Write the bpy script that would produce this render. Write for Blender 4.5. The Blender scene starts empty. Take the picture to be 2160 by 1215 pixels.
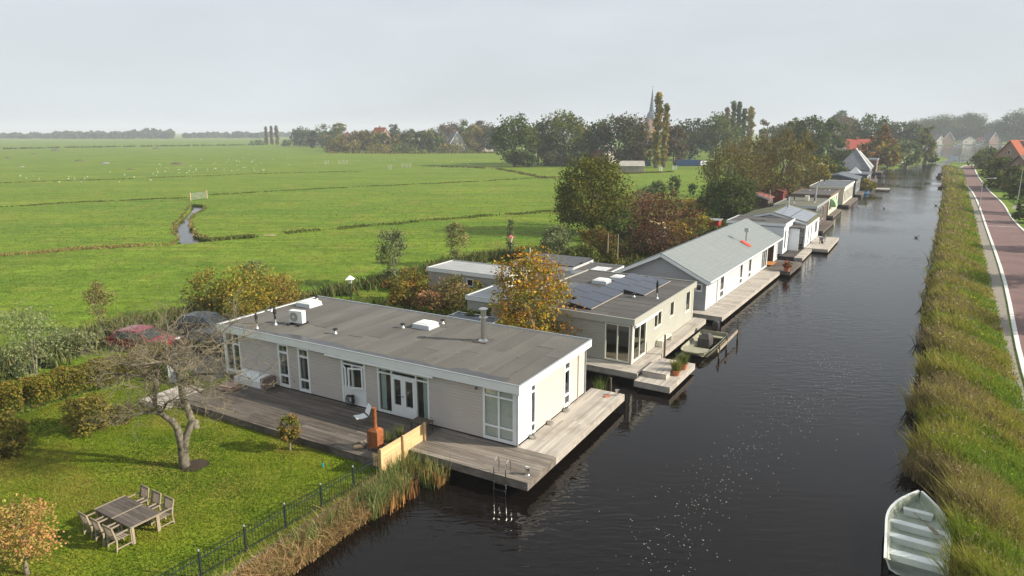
import bpy, bmesh, math, random
import numpy as np
from mathutils import Vector, Matrix
from mathutils.geometry import delaunay_2d_cdt
random.seed(7); RNG = np.random.default_rng(7)
S = bpy.context.scene; COL = S.collection
# ------------------------------------------------------------------ camera, sky, sun, exposure
FPX, PITCH, CAMH = 1440.0, math.radians(12.92), 14.6        # photograph is 2160 px wide, drone 14.6 m above the water
cam = bpy.data.objects.new('camera', bpy.data.cameras.new('camera')); COL.objects.link(cam)
cam.location = (0, 0, CAMH); cam.rotation_euler = (math.pi/2-PITCH, 0, 0)
cam.data.sensor_width = 36; cam.data.lens = 36*FPX/2160; cam.data.clip_end = 12000; cam.data.clip_start = .1
S.camera = cam
SUN_AZ, SUN_EL = math.radians(100.5), math.radians(27)       # azimuth clockwise from +Y
W = bpy.data.worlds.new('World'); S.world = W; W.use_nodes = True
nt = W.node_tree; nt.nodes.clear()
sky = nt.nodes.new('ShaderNodeTexSky'); sky.sky_type = 'NISHITA'; sky.sun_disc = False
sky.sun_elevation = SUN_EL; sky.sun_rotation = SUN_AZ; sky.air_density = 1.0; sky.dust_density = 1.5; sky.ozone_density = 1.0
hs = nt.nodes.new('ShaderNodeHueSaturation'); hs.inputs['Saturation'].default_value = .45
tc = nt.nodes.new('ShaderNodeTexCoord'); mp = nt.nodes.new('ShaderNodeMapping'); mp.inputs['Scale'].default_value = (1.2, 1.2, 5)
nz = nt.nodes.new('ShaderNodeTexNoise'); nz.inputs['Scale'].default_value = 2.2; nz.inputs['Detail'].default_value = 5
mr = nt.nodes.new('ShaderNodeMapRange'); mr.inputs[1].default_value = .35; mr.inputs[2].default_value = .75; mr.inputs[3].default_value = .7; mr.inputs[4].default_value = .97
mx = nt.nodes.new('ShaderNodeMix'); mx.data_type = 'RGBA'
mx.inputs[7].default_value = (7.0, 7.6, 8.1, 1)               # thin even veil of high cloud
bg = nt.nodes.new('ShaderNodeBackground'); bg.inputs['Strength'].default_value = .066
wo = nt.nodes.new('ShaderNodeOutputWorld')
L = nt.links.new
L(tc.outputs['Generated'], mp.inputs['Vector']); L(mp.outputs[0], nz.inputs['Vector']); L(nz.outputs['Fac'], mr.inputs[0]); L(mr.outputs[0], mx.inputs[0])
L(sky.outputs[0], hs.inputs['Color']); L(hs.outputs[0], mx.inputs[6]); L(mx.outputs[2], bg.inputs['Color']); L(bg.outputs[0], wo.inputs[0])
sun = bpy.data.objects.new('sun', bpy.data.lights.new('sun', 'SUN')); COL.objects.link(sun)
sun.data.energy = 5.0; sun.data.angle = math.radians(.7); sun.data.color = (1, .90, .75)
sdir = Vector((math.sin(SUN_AZ)*math.cos(SUN_EL), math.cos(SUN_AZ)*math.cos(SUN_EL), math.sin(SUN_EL)))
sun.rotation_euler = sdir.to_track_quat('Z', 'Y').to_euler(); sun.location = (30, -10, 40)
S.view_settings.view_transform = 'Standard'; S.view_settings.look = 'None'; S.view_settings.gamma = 1; S.view_settings.exposure = 0.68
S.render.engine = 'CYCLES'; S.cycles.use_denoising = True; S.cycles.max_bounces = 6; S.cycles.volume_bounces = 0
S.cycles.transparent_max_bounces = 8; S.cycles.diffuse_bounces = 3; S.cycles.caustics_reflective = False; S.cycles.caustics_refractive = False
S.cycles.sample_clamp_indirect = 6
# ------------------------------------------------------------------ pixel -> place
def ray(px, py):
    a = (px-1080)/FPX; b = (607.5-py)/FPX
    return (a, math.cos(PITCH)+b*math.sin(PITCH), -math.sin(PITCH)+b*math.cos(PITCH))
def G(px, py, z=.4):                                           # where the ray meets the level z
    d = ray(px, py); t = (z-CAMH)/d[2]; return Vector((d[0]*t, d[1]*t, z))
def at_y(px, py, y):
    d = ray(px, py); t = y/d[1]; return Vector((d[0]*t, y, CAMH+d[2]*t))
def top_of(base, py):                                          # height above base of a thing standing there
    d = ray(1080, py); return CAMH+d[2]/d[1]*base[1]-base[2]
def pxm(base): return FPX/math.hypot(base[1], CAMH)            # photo pixels per metre there
# ------------------------------------------------------------------ materials
MATS = {}
def mat(name, col, rough=.65, var=.18, scale=2.0, bump=0., bscale=None, metal=0., stretch=(1,1,1), coord='Object', rnd=0., col2=None, spec=.4, detail=5, stain=0., stain_scale=.35, stain_col=(.05,.05,.045)):
    if name in MATS: return MATS[name]
    m = bpy.data.materials.new(name); m.use_nodes = True; t = m.node_tree; N = t.nodes; l = t.links.new
    b = N['Principled BSDF']; b.inputs['Roughness'].default_value = rough; b.inputs['Metallic'].default_value = metal; b.inputs['Specular IOR Level'].default_value = spec
    if coord == 'World': src = N.new('ShaderNodeNewGeometry').outputs['Position']
    else: src = N.new('ShaderNodeTexCoord').outputs['Object']
    mpn = N.new('ShaderNodeMapping'); mpn.inputs['Scale'].default_value = stretch; l(src, mpn.inputs['Vector'])
    oi = N.new('ShaderNodeObjectInfo')
    n = N.new('ShaderNodeTexNoise'); n.noise_dimensions = '4D'; n.inputs['Scale'].default_value = scale; n.inputs['Detail'].default_value = detail; n.inputs['Roughness'].default_value = .6
    mw = N.new('ShaderNodeMath'); mw.operation = 'MULTIPLY'; mw.inputs[1].default_value = 37.; l(oi.outputs['Random'], mw.inputs[0]); l(mw.outputs[0], n.inputs['W'])
    l(mpn.outputs[0], n.inputs['Vector'])
    r = N.new('ShaderNodeValToRGB'); r.color_ramp.elements[0].position = .3; r.color_ramp.elements[1].position = .72
    c0 = [c*(1-var) for c in col]; c1 = [min(1, c*(1+var)) for c in (col2 or col)]
    r.color_ramp.elements[0].color = (*c0, 1); r.color_ramp.elements[1].color = (*c1, 1); l(n.outputs['Fac'], r.inputs[0])
    out = r.outputs[0]
    if rnd:
        h = N.new('ShaderNodeHueSaturation'); k = N.new('ShaderNodeMapRange'); k.inputs[3].default_value = 1-rnd; k.inputs[4].default_value = 1+rnd
        l(oi.outputs['Random'], k.inputs[0]); l(k.outputs[0], h.inputs['Value']); l(out, h.inputs['Color']); out = h.outputs[0]
    if stain:
        g = N.new('ShaderNodeNewGeometry'); n2 = N.new('ShaderNodeTexNoise'); n2.inputs['Scale'].default_value = stain_scale; n2.inputs['Detail'].default_value = 6; l(g.outputs['Position'], n2.inputs['Vector'])
        k = N.new('ShaderNodeMapRange'); k.inputs[1].default_value = .5; k.inputs[2].default_value = .7; k.inputs[4].default_value = stain; l(n2.outputs['Fac'], k.inputs[0])
        q = N.new('ShaderNodeMix'); q.data_type = 'RGBA'; q.inputs[7].default_value = (*stain_col, 1); l(k.outputs[0], q.inputs[0]); l(out, q.inputs[6]); out = q.outputs[2]
    l(out, b.inputs['Base Color'])
    if bump:
        bn = N.new('ShaderNodeBump'); bn.inputs['Strength'].default_value = bump; bn.inputs['Distance'].default_value = .03
        n3 = N.new('ShaderNodeTexNoise'); n3.inputs['Scale'].default_value = bscale or scale*6; n3.inputs['Detail'].default_value = 4; l(mpn.outputs[0], n3.inputs['Vector']); l(n3.outputs['Fac'], bn.inputs['Height']); l(bn.outputs[0], b.inputs['Normal'])
    MATS[name] = m; return m
def leaf_mat(name='leaves', trans=.3):
    if name in MATS: return MATS[name]
    m = bpy.data.materials.new(name); m.use_nodes = True; t = m.node_tree; N = t.nodes; l = t.links.new
    N.remove(N['Principled BSDF']); a = N.new('ShaderNodeAttribute'); a.attribute_name = 'Col'
    d = N.new('ShaderNodeBsdfDiffuse'); tr = N.new('ShaderNodeBsdfTranslucent'); mi = N.new('ShaderNodeMixShader'); mi.inputs[0].default_value = trans
    l(a.outputs[0], d.inputs[0]); l(a.outputs[0], tr.inputs[0]); l(d.outputs[0], mi.inputs[1]); l(tr.outputs[0], mi.inputs[2]); l(mi.outputs[0], N['Material Output'].inputs[0])
    MATS[name] = m; return m
def glass_mat(name, tint=(.88,.91,.90)):
    if name in MATS: return MATS[name]
    m = bpy.data.materials.new(name); m.use_nodes = True; t = m.node_tree; N = t.nodes; l = t.links.new
    N.remove(N['Principled BSDF']); tr = N.new('ShaderNodeBsdfTransparent'); tr.inputs[0].default_value = (*tint, 1)
    gl = N.new('ShaderNodeBsdfGlossy'); gl.inputs['Roughness'].default_value = .02; lw = N.new('ShaderNodeLayerWeight'); lw.inputs[0].default_value = .5; pw = N.new('ShaderNodeMath'); pw.operation = 'POWER'; pw.inputs[1].default_value = 4.; l(lw.outputs['Facing'], pw.inputs[0]); f = N.new('ShaderNodeMapRange'); f.inputs[3].default_value = .06; f.inputs[4].default_value = .95; l(pw.outputs[0], f.inputs[0])
    mi = N.new('ShaderNodeMixShader'); l(f.outputs[0], mi.inputs[0]); l(tr.outputs[0], mi.inputs[1]); l(gl.outputs[0], mi.inputs[2]); l(mi.outputs[0], N['Material Output'].inputs[0])
    MATS[name] = m; return m
WHITE = mat('white_paint', (.74,.76,.76), .45, .05, 1.5)
CREAMW = mat('cream_white_paint', (.72,.69,.58), .5, .05, 1.5)
BEIGE = mat('beige_cladding', (.49,.445,.41), .55, .05, .8, stain=.10, stain_col=(.3,.27,.23))
SAGE = mat('sage_cladding', (.36,.36,.315), .55, .06, .8, stain=.12, stain_col=(.2,.2,.15))
GREYC = mat('grey_cladding', (.47,.48,.50), .55, .05, .8)
DGREYC = mat('dark_grey_cladding', (.13,.135,.145), .6, .1, 1)
BROWNC = mat('brown_cladding', (.10,.07,.055), .65, .2, 1.2, rnd=.1)
WHITEC = mat('white_cladding', (.72,.75,.78), .5, .04, .8)
CREAMC = mat('cream_cladding', (.66,.62,.47), .5, .06, .8)
PLANK = mat('weathered_plank', (.085,.068,.055), .75, .45, 2.5, bump=.15, stretch=(.9,1.2,1), rnd=.3, col2=(.14,.118,.098), stain=.75, stain_scale=.55, stain_col=(.035,.027,.022))
PLANKM = mat('half_weathered_plank', (.17,.145,.12), .78, .38, 2.5, bump=.15, stretch=(.9,1.2,1), rnd=.25, col2=(.23,.20,.17), stain=.5, stain_scale=.6, stain_col=(.085,.07,.056))
PLANKD = mat('silver_grey_plank', (.41,.375,.33), .8, .26, 2.5, bump=.15, stretch=(.9,1.2,1), rnd=.18, stain=.35, stain_scale=.9, stain_col=(.15,.125,.10))
TEAK = mat('old_teak', (.26,.215,.165), .75, .35, 3, stretch=(1,3,1), rnd=.2)
NEWWOOD = mat('fresh_larch', (.56,.39,.20), .7, .18, 3, rnd=.1)
DARKWOOD = mat('dark_timber', (.10,.075,.055), .8, .3, 3)
FELT = mat('roofing_felt', (.122,.116,.104), .9, .16, 1.3, bump=.25, bscale=90, rnd=.16, stain=.35, stain_scale=.4, stain_col=(.075,.071,.064))
FELTD = mat('dark_roofing_felt', (.085,.078,.073), .75, .2, .9, bump=.2, bscale=60, rnd=.12, stain=.4, stain_scale=.3, stain_col=(.05,.05,.05))
FELTB = mat('slate_blue_felt', (.10,.115,.135), .7, .18, .9, rnd=.08)
METALR = mat('grey_metal_tiles', (.205,.228,.228), .45, .06, .7, bump=.1, stain=.15, stain_col=(.2,.22,.2))
STEEL = mat('stainless_steel', (.62,.61,.59), .22, .1, 5, metal=1)
ZINC = mat('zinc', (.42,.44,.46), .5, .1, 4, metal=.6)
BLACK = mat('black_plastic', (.02,.02,.022), .4, .2, 5)
CORTEN = mat('rusted_steel', (.20,.065,.022), .85, .3, 5, bump=.2, col2=(.27,.09,.028))
CONC = mat('concrete', (.20,.19,.17), .85, .2, 2)
SOLAR = mat('solar_glass', (.018,.022,.042), .12, .2, 1.5, spec=.6)
PANE = glass_mat('window_pane'); SHADEGLASS = glass_mat('tinted_pane', (.35,.4,.4))
CURTAIN = mat('curtain', (.62,.70,.66), .9, .12, 3, stretch=(14,14,.3)); BLIND = mat('blind_slats', (.72,.72,.66), .7, .08, 3)
INTER = mat('interior_floor', (.16,.115,.08), .6, .2, 2); INWALL = mat('interior_wall', (.28,.27,.25), .8, .1, 2)
BARK = mat('bark', (.16,.125,.095), .9, .4, 7, bump=.5, bscale=30, col2=(.22,.195,.155)); BARKD = mat('dark_bark', (.075,.06,.05), .9, .3, 5)
TERRA = mat('terracotta', (.42,.155,.075), .8, .18, 4)
LEAF = leaf_mat()
# ------------------------------------------------------------------ mesh helpers
class MB:
    def __init__(s): s.v = []; s.f = []
    def add(s, vs, fs):
        n = len(s.v); s.v += [tuple(v) for v in vs]; s.f += [tuple(i+n for i in f) for f in fs]; return s
    def box(s, x0, x1, y0, y1, z0, z1):
        return s.add([(x0,y0,z0),(x1,y0,z0),(x1,y1,z0),(x0,y1,z0),(x0,y0,z1),(x1,y0,z1),(x1,y1,z1),(x0,y1,z1)], [(0,3,2,1),(4,5,6,7),(0,1,5,4),(1,2,6,5),(2,3,7,6),(3,0,4,7)])
    def cbox(s, c, d): return s.box(c[0]-d[0]/2, c[0]+d[0]/2, c[1]-d[1]/2, c[1]+d[1]/2, c[2]-d[2]/2, c[2]+d[2]/2)
    def bar(s, a, b, w, h=None, up=(0,0,1)):                   # square bar from a to b
        a, b = Vector(a), Vector(b); h = h or w; d = (b-a).normalized(); up = Vector(up)
        if abs(d.dot(up)) > .95: up = Vector((1,0,0))
        x = d.cross(up).normalized()*w/2; y = x.cross(d).normalized()*h/2
        return s.add([a-x-y,a+x-y,a+x+y,a-x+y,b-x-y,b+x-y,b+x+y,b-x+y], [(0,3,2,1),(4,5,6,7),(0,1,5,4),(1,2,6,5),(2,3,7,6),(3,0,4,7)])
    def tube(s, pts, rad, n=8, cap=True):
        pts = [Vector(p) for p in pts]; rad = rad if hasattr(rad, '__len__') else [rad]*len(pts); vs = []; fs = []
        for i, p in enumerate(pts):
            d = (pts[min(i+1, len(pts)-1)]-pts[max(i-1, 0)])
            d = d.normalized() if d.length > 1e-9 else Vector((0,0,1))
            up = Vector((0,0,1)) if abs(d.z) < .9 else Vector((1,0,0)); x = d.cross(up).normalized(); y = x.cross(d)
            vs += [p+(x*math.cos(2*math.pi*k/n)+y*math.sin(2*math.pi*k/n))*rad[i] for k in range(n)]
        for i in range(len(pts)-1):
            fs += [(i*n+k, i*n+(k+1)%n, (i+1)*n+(k+1)%n, (i+1)*n+k) for k in range(n)]
        if cap: fs += [tuple(range(n-1,-1,-1)), tuple((len(pts)-1)*n+k for k in range(n))]
        return s.add(vs, fs)
    def lathe(s, c, prof, n=14):                               # prof: (radius, z)
        return s.tube_rings([[(c[0]+r*math.cos(2*math.pi*k/n), c[1]+r*math.sin(2*math.pi*k/n), c[2]+z) for k in range(n)] for r, z in prof])
    def tube_rings(s, rings, cap=True, closed=True):
        n = len(rings[0]); vs = [p for r in rings for p in r]; fs = []; m = n if closed else n-1
        for i in range(len(rings)-1): fs += [(i*n+k, i*n+(k+1)%n, (i+1)*n+(k+1)%n, (i+1)*n+k) for k in range(m)]
        if cap and closed: fs += [tuple(range(n-1,-1,-1)), tuple((len(rings)-1)*n+k for k in range(n))]
        return s.add(vs, fs)
    def prism(s, poly, z0, z1):
        n = len(poly); return s.add([(x,y,z0) for x, y in poly]+[(x,y,z1) for x, y in poly], [tuple(range(n-1,-1,-1)), tuple(range(n,2*n))]+[(i,(i+1)%n,n+(i+1)%n,n+i) for i in range(n)])
    def quad(s, a, b, c, d): return s.add([a,b,c,d], [(0,1,2,3)])
    def build(s, name, m=None, parent=None, smooth=False, kind=None, label=None):
        me = bpy.data.meshes.new(name); me.from_pydata(s.v, [], s.f); me.validate()
        if smooth: me.polygons.foreach_set('use_smooth', [True]*len(me.polygons))
        return link(name, me, m, parent, kind, label)
def link(name, me, m=None, parent=None, kind=None, label=None):
    o = bpy.data.objects.new(name, me); COL.objects.link(o)
    if m is not None:
        if me.materials: me.materials[0] = m
        else: me.materials.append(m)
    if parent is not None: o.parent = parent
    if kind: o['kind'] = kind
    if label: o['label'] = label
    return o
def tag(o, label, cat, group=None, kind=None):
    o['label'] = label; o['category'] = cat
    if group: o['group'] = group
    if kind: o['kind'] = kind
    return o
def thing(name, label, cat, loc=(0,0,0), rz=0., group=None):
    o = bpy.data.objects.new(name, None); COL.objects.link(o); o.location = loc; o.rotation_euler = (0,0,rz); o.empty_display_size = .2
    return tag(o, label, cat, group)
def dup(root, loc, rz, label=None, group=None, scale=None, parent=None):
    r = root.copy(); COL.objects.link(r)
    if loc is not None: r.location = loc; r.rotation_euler = (0,0,rz)
    if parent is not None: r.parent = parent
    if label: r['label'] = label
    if group: r['group'] = group
    if scale is not None: r.scale = scale
    for ch in list(root.children): dup(ch, None, 0, parent=r)
    return r
BOXME = bpy.data.meshes.new('unit_plank'); _b = MB().box(-.5,.5,-.5,.5,-.5,.5); BOXME.from_pydata(_b.v, [], _b.f)
BOXES = {}
def piece(name, c, d, m, parent, rz=0., rx=0.):                # one plank / tile / sheet, sharing its mesh with its likes
    if m.name not in BOXES:
        me = BOXME.copy(); me.materials.append(m); BOXES[m.name] = me
    o = bpy.data.objects.new(name, BOXES[m.name]); COL.objects.link(o); o.location = c; o.scale = d; o.rotation_euler = (rx,0,rz); o.parent = parent
    return o
def np_mesh(name, V, F4=None, F3=None, cols=None, m=None, parent=None, kind=None, label=None):
    me = bpy.data.meshes.new(name); n4 = 0 if F4 is None else len(F4); n3 = 0 if F3 is None else len(F3)
    me.vertices.add(len(V)); me.vertices.foreach_set('co', np.asarray(V, np.float32).ravel())
    li = np.concatenate([a.ravel() for a in (F4, F3) if a is not None]).astype(np.int32)
    me.loops.add(len(li)); me.loops.foreach_set('vertex_index', li); me.polygons.add(n4+n3)
    me.polygons.foreach_set('loop_start', np.concatenate([np.arange(n4)*4, n4*4+np.arange(n3)*3]).astype(np.int32))
    me.update(calc_edges=True)
    if cols is not None:
        ca = me.color_attributes.new('Col', 'FLOAT_COLOR', 'POINT'); c = np.ones((len(V), 4), np.float32); c[:, :3] = cols; ca.data.foreach_set('color', c.ravel())
    return link(name, me, m, parent, kind, label)
def unit(a): return a/np.maximum(np.linalg.norm(a, axis=1, keepdims=True), 1e-9)
def leaf_geo(P, size, cols, rng, droop=0., aspect=1.5):
    n = len(P); nrm = rng.normal(size=(n,3)); nrm[:,2] = np.abs(nrm[:,2])+.25; nrm = unit(nrm)
    a = unit(np.cross(nrm, rng.normal(size=(n,3)))); 
    if droop: a[:,2] -= droop; a = unit(a)
    b = unit(np.cross(nrm, a)); s = (np.asarray(size)*rng.uniform(.65,1.35,n))[:,None]
    V = np.empty((n,4,3)); V[:,0] = P-a*s*.5*aspect; V[:,1] = P+b*s*.5; V[:,2] = P+a*s*.5*aspect; V[:,3] = P-b*s*.5
    return V.reshape(-1,3), np.arange(4*n).reshape(-1,4), np.repeat(cols, 4, axis=0)
def blades(P, h, w, cols, rng, lean=.35, wind=(0,0), name='grass', m=None, parent=None, kind='stuff', label=None, tipcol=None):
    n = len(P); th = rng.uniform(0, 2*np.pi, n); d = np.c_[np.cos(th), np.sin(th), np.zeros(n)]
    l = np.c_[np.clip(rng.normal(0, lean, n), -1.5*lean, 1.5*lean)+wind[0], np.clip(rng.normal(0, lean, n), -1.5*lean, 1.5*lean)+wind[1], np.zeros(n)]*np.asarray(h)[:,None]
    up = np.c_[np.zeros((n,2)), h]; w = np.asarray(w)[:,None]*.5
    V = np.empty((n,5,3)); mid = P+up*.55+l*.35; V[:,0] = P-d*w; V[:,1] = P+d*w; V[:,2] = mid+d*w*.8; V[:,3] = mid-d*w*.8; V[:,4] = P+up+l
    base = np.arange(n)[:,None]*5; F4 = base+np.array([0,1,2,3]); F3 = base+np.array([3,2,4])
    C = np.repeat(cols[:,None,:], 5, axis=1)
    if tipcol is not None: C[:,4] = tipcol
    return np_mesh(name, V.reshape(-1,3), F4, F3, C.reshape(-1,3), m or LEAF, parent, kind, label)
def pick(pal, n, rng, jit=.25):
    pal = np.array(pal); c = pal[rng.integers(0, len(pal), n)]; return np.clip(c*rng.uniform(1-jit, 1+jit, (n,1)), 0, 1)
def poly_contains(poly, P):
    poly = np.asarray(poly)[:, :2]; x, y = P[:,0], P[:,1]; ins = np.zeros(len(P), bool); j = len(poly)-1
    for i in range(len(poly)):
        xi, yi = poly[i]; xj, yj = poly[j]
        ins ^= ((yi > y) != (yj > y)) & (x < (xj-xi)*(y-yi)/(yj-yi+1e-12)+xi); j = i
    return ins
class Frame:                                                   # local X across the canal (towards it), local Y along it
    def __init__(s, o, az): s.o = Vector((o[0], o[1])); s.az = math.radians(az); s.v = Vector((math.cos(s.az), -math.sin(s.az))); s.u = Vector((math.sin(s.az), math.cos(s.az)))
    def p(s, X, Y, z=0.): q = s.o+s.v*X+s.u*Y; return Vector((q.x, q.y, z))
    def rz(s): return -s.az
CAN = Frame((0,0), 31.0)                                       # the canal itself: X across, Y along
HM = Frame(G(1091,943,.75), 29.7)                              # first houseboat
# ------------------------------------------------------------------ the setting
LZ = .4; RZ = .6
grass_m = bpy.data.materials.new('pasture'); grass_m.use_nodes = True
def pasture_nodes(m, ca, cb, cc, s1, s2, s3):
    t = m.node_tree; N = t.nodes; l = t.links.new; b = N['Principled BSDF']; b.inputs['Roughness'].default_value = .9; b.inputs['Specular IOR Level'].default_value = .15
    g = N.new('ShaderNodeNewGeometry')
    def noise(sc, st=(1,1,1), det=6):
        mpn = N.new('ShaderNodeMapping'); mpn.inputs['Scale'].default_value = st; mpn.inputs['Rotation'].default_value = (0,0,.25); l(g.outputs['Position'], mpn.inputs['Vector'])
        n = N.new('ShaderNodeTexNoise'); n.inputs['Scale'].default_value = sc; n.inputs['Detail'].default_value = det; n.inputs['Roughness'].default_value = .65; l(mpn.outputs[0], n.inputs['Vector']); return n.outputs['Fac']
    def mixc(f, a, b_, lo, hi):
        k = N.new('ShaderNodeMapRange'); k.inputs[1].default_value = lo; k.inputs[2].default_value = hi; l(f, k.inputs[0])
        q = N.new('ShaderNodeMix'); q.data_type = 'RGBA'; l(k.outputs[0], q.inputs[0])
        for i, c in ((6,a),(7,b_)):
            if isinstance(c, tuple): q.inputs[i].default_value = (*c, 1)
            else: l(c, q.inputs[i])
        return q.outputs[2]
    c = mixc(noise(s1, (.5,1.6,1)), ca, cb, .35, .65); c = mixc(noise(s2, (1,1,1)), c, cc, .5, .74); sk = noise(s2*2.6, (.22,1.5,1), 5)
    n3 = noise(s3, (1,1,1), 3); h = N.new('ShaderNodeHueSaturation'); k = N.new('ShaderNodeMapRange'); k.inputs[1].default_value = .25; k.inputs[2].default_value = .75; k.inputs[3].default_value = .66; k.inputs[4].default_value = 1.3
    l(n3, k.inputs[0]); k2 = N.new('ShaderNodeMapRange'); k2.inputs[1].default_value = .3; k2.inputs[2].default_value = .7; k2.inputs[3].default_value = .74; k2.inputs[4].default_value = 1.22; l(sk, k2.inputs[0]); mu = N.new('ShaderNodeMath'); mu.operation = 'MULTIPLY'; l(k.outputs[0], mu.inputs[0]); l(k2.outputs[0], mu.inputs[1]); l(mu.outputs[0], h.inputs['Value']); l(c, h.inputs['Color']); l(h.outputs[0], b.inputs['Base Color'])
    bn = N.new('ShaderNodeBump'); bn.inputs['Strength'].default_value = .8; bn.inputs['Distance'].default_value = .12; l(n3, bn.inputs['Height']); l(bn.outputs[0], b.inputs['Normal'])
pasture_nodes(grass_m, (.092,.165,.012), (.15,.21,.016), (.19,.195,.03), .05, .16, 1.0)
lawn_m = bpy.data.materials.new('lawn'); lawn_m.use_nodes = True
pasture_nodes(lawn_m, (.115,.165,.010), (.175,.205,.014), (.23,.20,.035), .35, .3, 7)
soil_m = mat('garden_soil', (.07,.06,.035), .95, .4, .8, coord='World', col2=(.085,.10,.03), bump=.4)
def P2(px, py, z=LZ): v = G(px, py, z); return (v.x, v.y)
bank = [HM.p(-4.1,-32), HM.p(-4.1,-4), HM.p(-4.2,9), CAN.p(-19.5,44), CAN.p(-20.5,60), CAN.p(-20,150), CAN.p(-20.5,240), CAN.p(-20,300)]
left_edge = [(v.x, v.y) for v in bank]+[P2(1890,352), P2(1940,343), P2(1985,338), P2(1998,334), P2(1975,329), P2(1940,326), P2(1925,318), P2(1922,306), P2(1990,304.6), P2(2080,304.4), P2(2200,304.6), P2(2500,306)]
far = [(3800,1500),(3800,5500),(-4800,5500),(-4800,60),(-300,-40),(-60,-40),(-24,-6)]
left_poly = left_edge+far
stream = [P2(*p) for p in [(404.5,430),(400.6,442),(384,457),(369.5,470),(368,491),(377,504),(358,516.5),(400,514),(441,509),(437,503),(415,496),(403,478),(399,465),(407,452),(430,442),(428,431.5)]]
def land(name, poly, holes, z, m, depth=1.0):
    pts = list(poly); edges = [(i,(i+1)%len(poly)) for i in range(len(poly))]
    for h in holes:
        n = len(pts); pts += h; edges += [(n+i, n+(i+1)%len(h)) for i in range(len(h))]
    r = delaunay_2d_cdt([Vector(p) for p in pts], edges, [], 0, 1e-4); vs, fs = r[0], r[2]
    cen = np.array([[sum(vs[i].x for i in f)/3, sum(vs[i].y for i in f)/3] for f in fs]); ok = poly_contains(poly, cen)
    for h in holes: ok &= ~poly_contains(h, cen)
    b = MB(); tri = [(f if (vs[f[1]]-vs[f[0]]).cross(vs[f[2]]-vs[f[0]]) > 0 else tuple(reversed(f))) for f, k in zip(fs, ok) if k]
    b.add([(v.x, v.y, z) for v in vs], tri)
    for loop in [poly]+list(holes):
        for i in range(len(loop)):
            a, c = loop[i], loop[(i+1)%len(loop)]; b.quad((*a,z),(*c,z),(*c,z-depth),(*a,z-depth))
    o = b.build(name, m); o['kind'] = 'structure'; return o
land('pasture_ground', left_poly, [stream], LZ, grass_m)
right_poly = [CAN.p(3.0,-30), CAN.p(2.6,0), CAN.p(2.4,22), CAN.p(2.6,60), CAN.p(3.6,110), CAN.p(5.4,185), CAN.p(6.2,290)]
right_poly = [(v.x, v.y) for v in right_poly]+[P2(1998,347,RZ), P2(2010,342,RZ), P2(2040,343,RZ), P2(2060,343,RZ), P2(2085,328,RZ), P2(2160,318,RZ), P2(2500,316,RZ), (900,150), (300,-40)]
land('bank_ground', right_poly, [], RZ, grass_m)
# lawn and garden soil as sheets just above
lawn_poly = [P2(*p) for p in [(-260,1400),(-120,905),(0,890),(120,850),(200,832),(290,802),(352,778),(372,815),(350,860)]]
lawn_poly += [tuple(HM.p(X,Y)[:2]) for X, Y in [(-18.4,-4.1),(-12,-3.9),(-4.2,-4.1),(-4.3,-14),(-4.3,-22)]]
o = MB().add([(x,y,LZ+.006) for x, y in lawn_poly], [tuple(range(len(lawn_poly)))]).build('lawn', lawn_m); o['kind'] = 'structure'
gp = [(v.x, v.y) for v in [HM.p(-4.3,7.9), HM.p(-16,7.9), HM.p(-24,9), HM.p(-24,40), CAN.p(-36,76), CAN.p(-36,190), CAN.p(-20.1,190), CAN.p(-20.2,150), CAN.p(-20.6,60), CAN.p(-19.7,44)]]
o = MB().add([(x,y,LZ+.006) for x, y in gp], [tuple(range(len(gp)-1,-1,-1))]).build('garden_ground', soil_m); o['kind'] = 'structure'
yardp = [HM.p(-19.9,-1), HM.p(-21,9), HM.p(-34,10), HM.p(-34,1.6), HM.p(-25,.2)]
o = MB().add([(v.x,v.y,LZ+.012) for v in yardp], [tuple(range(5))]).build('parking_yard', mat('yard_gravel', (.16,.145,.12), .95, .3, 6, coord='World', bump=.4)); o['kind'] = 'structure'
# water
wm = bpy.data.materials.new('peaty_water'); wm.use_nodes = True; t = wm.node_tree; N = t.nodes; l = t.links.new; b = N['Principled BSDF']
b.inputs['Base Color'].default_value = (.0055,.0036,.0028,1); b.inputs['Roughness'].default_value = .03; b.inputs['IOR'].default_value = 1.33; b.inputs['Specular IOR Level'].default_value = .4
g = N.new('ShaderNodeNewGeometry'); mpn = N.new('ShaderNodeMapping'); mpn.inputs['Rotation'].default_value = (0,0,math.radians(20)); mpn.inputs['Scale'].default_value = (.75,2.3,1); l(g.outputs['Position'], mpn.inputs['Vector'])
n1 = N.new('ShaderNodeTexNoise'); n1.inputs['Scale'].default_value = 1.25; n1.inputs['Detail'].default_value = 2.2; n1.inputs['Roughness'].default_value = .42; n1.inputs['Distortion'].default_value = .7; l(mpn.outputs[0], n1.inputs['Vector'])
n2 = N.new('ShaderNodeTexNoise'); n2.inputs['Scale'].default_value = .06; n2.inputs['Detail'].default_value = 4; l(g.outputs['Position'], n2.inputs['Vector'])
k = N.new('ShaderNodeMapRange'); k.inputs[1].default_value = .38; k.inputs[2].default_value = .62; k.inputs[3].default_value = .1; k.inputs[4].default_value = 1.; l(n2.outputs['Fac'], k.inputs[0])
sh = N.new('ShaderNodeMath'); sh.operation = 'MULTIPLY'; l(n1.outputs['Fac'], sh.inputs[0]); l(k.outputs[0], sh.inputs[1])
bn = N.new('ShaderNodeBump'); bn.inputs['Strength'].default_value = .8; bn.inputs['Distance'].default_value = .042; l(sh.outputs[0], bn.inputs['Height']); l(bn.outputs[0], b.inputs['Normal'])
o = MB().quad((-400,-60,0),(3000,-60,0),(3000,2500,0),(-400,2500,0)).build('water', wm); o['kind'] = 'structure'
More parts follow.
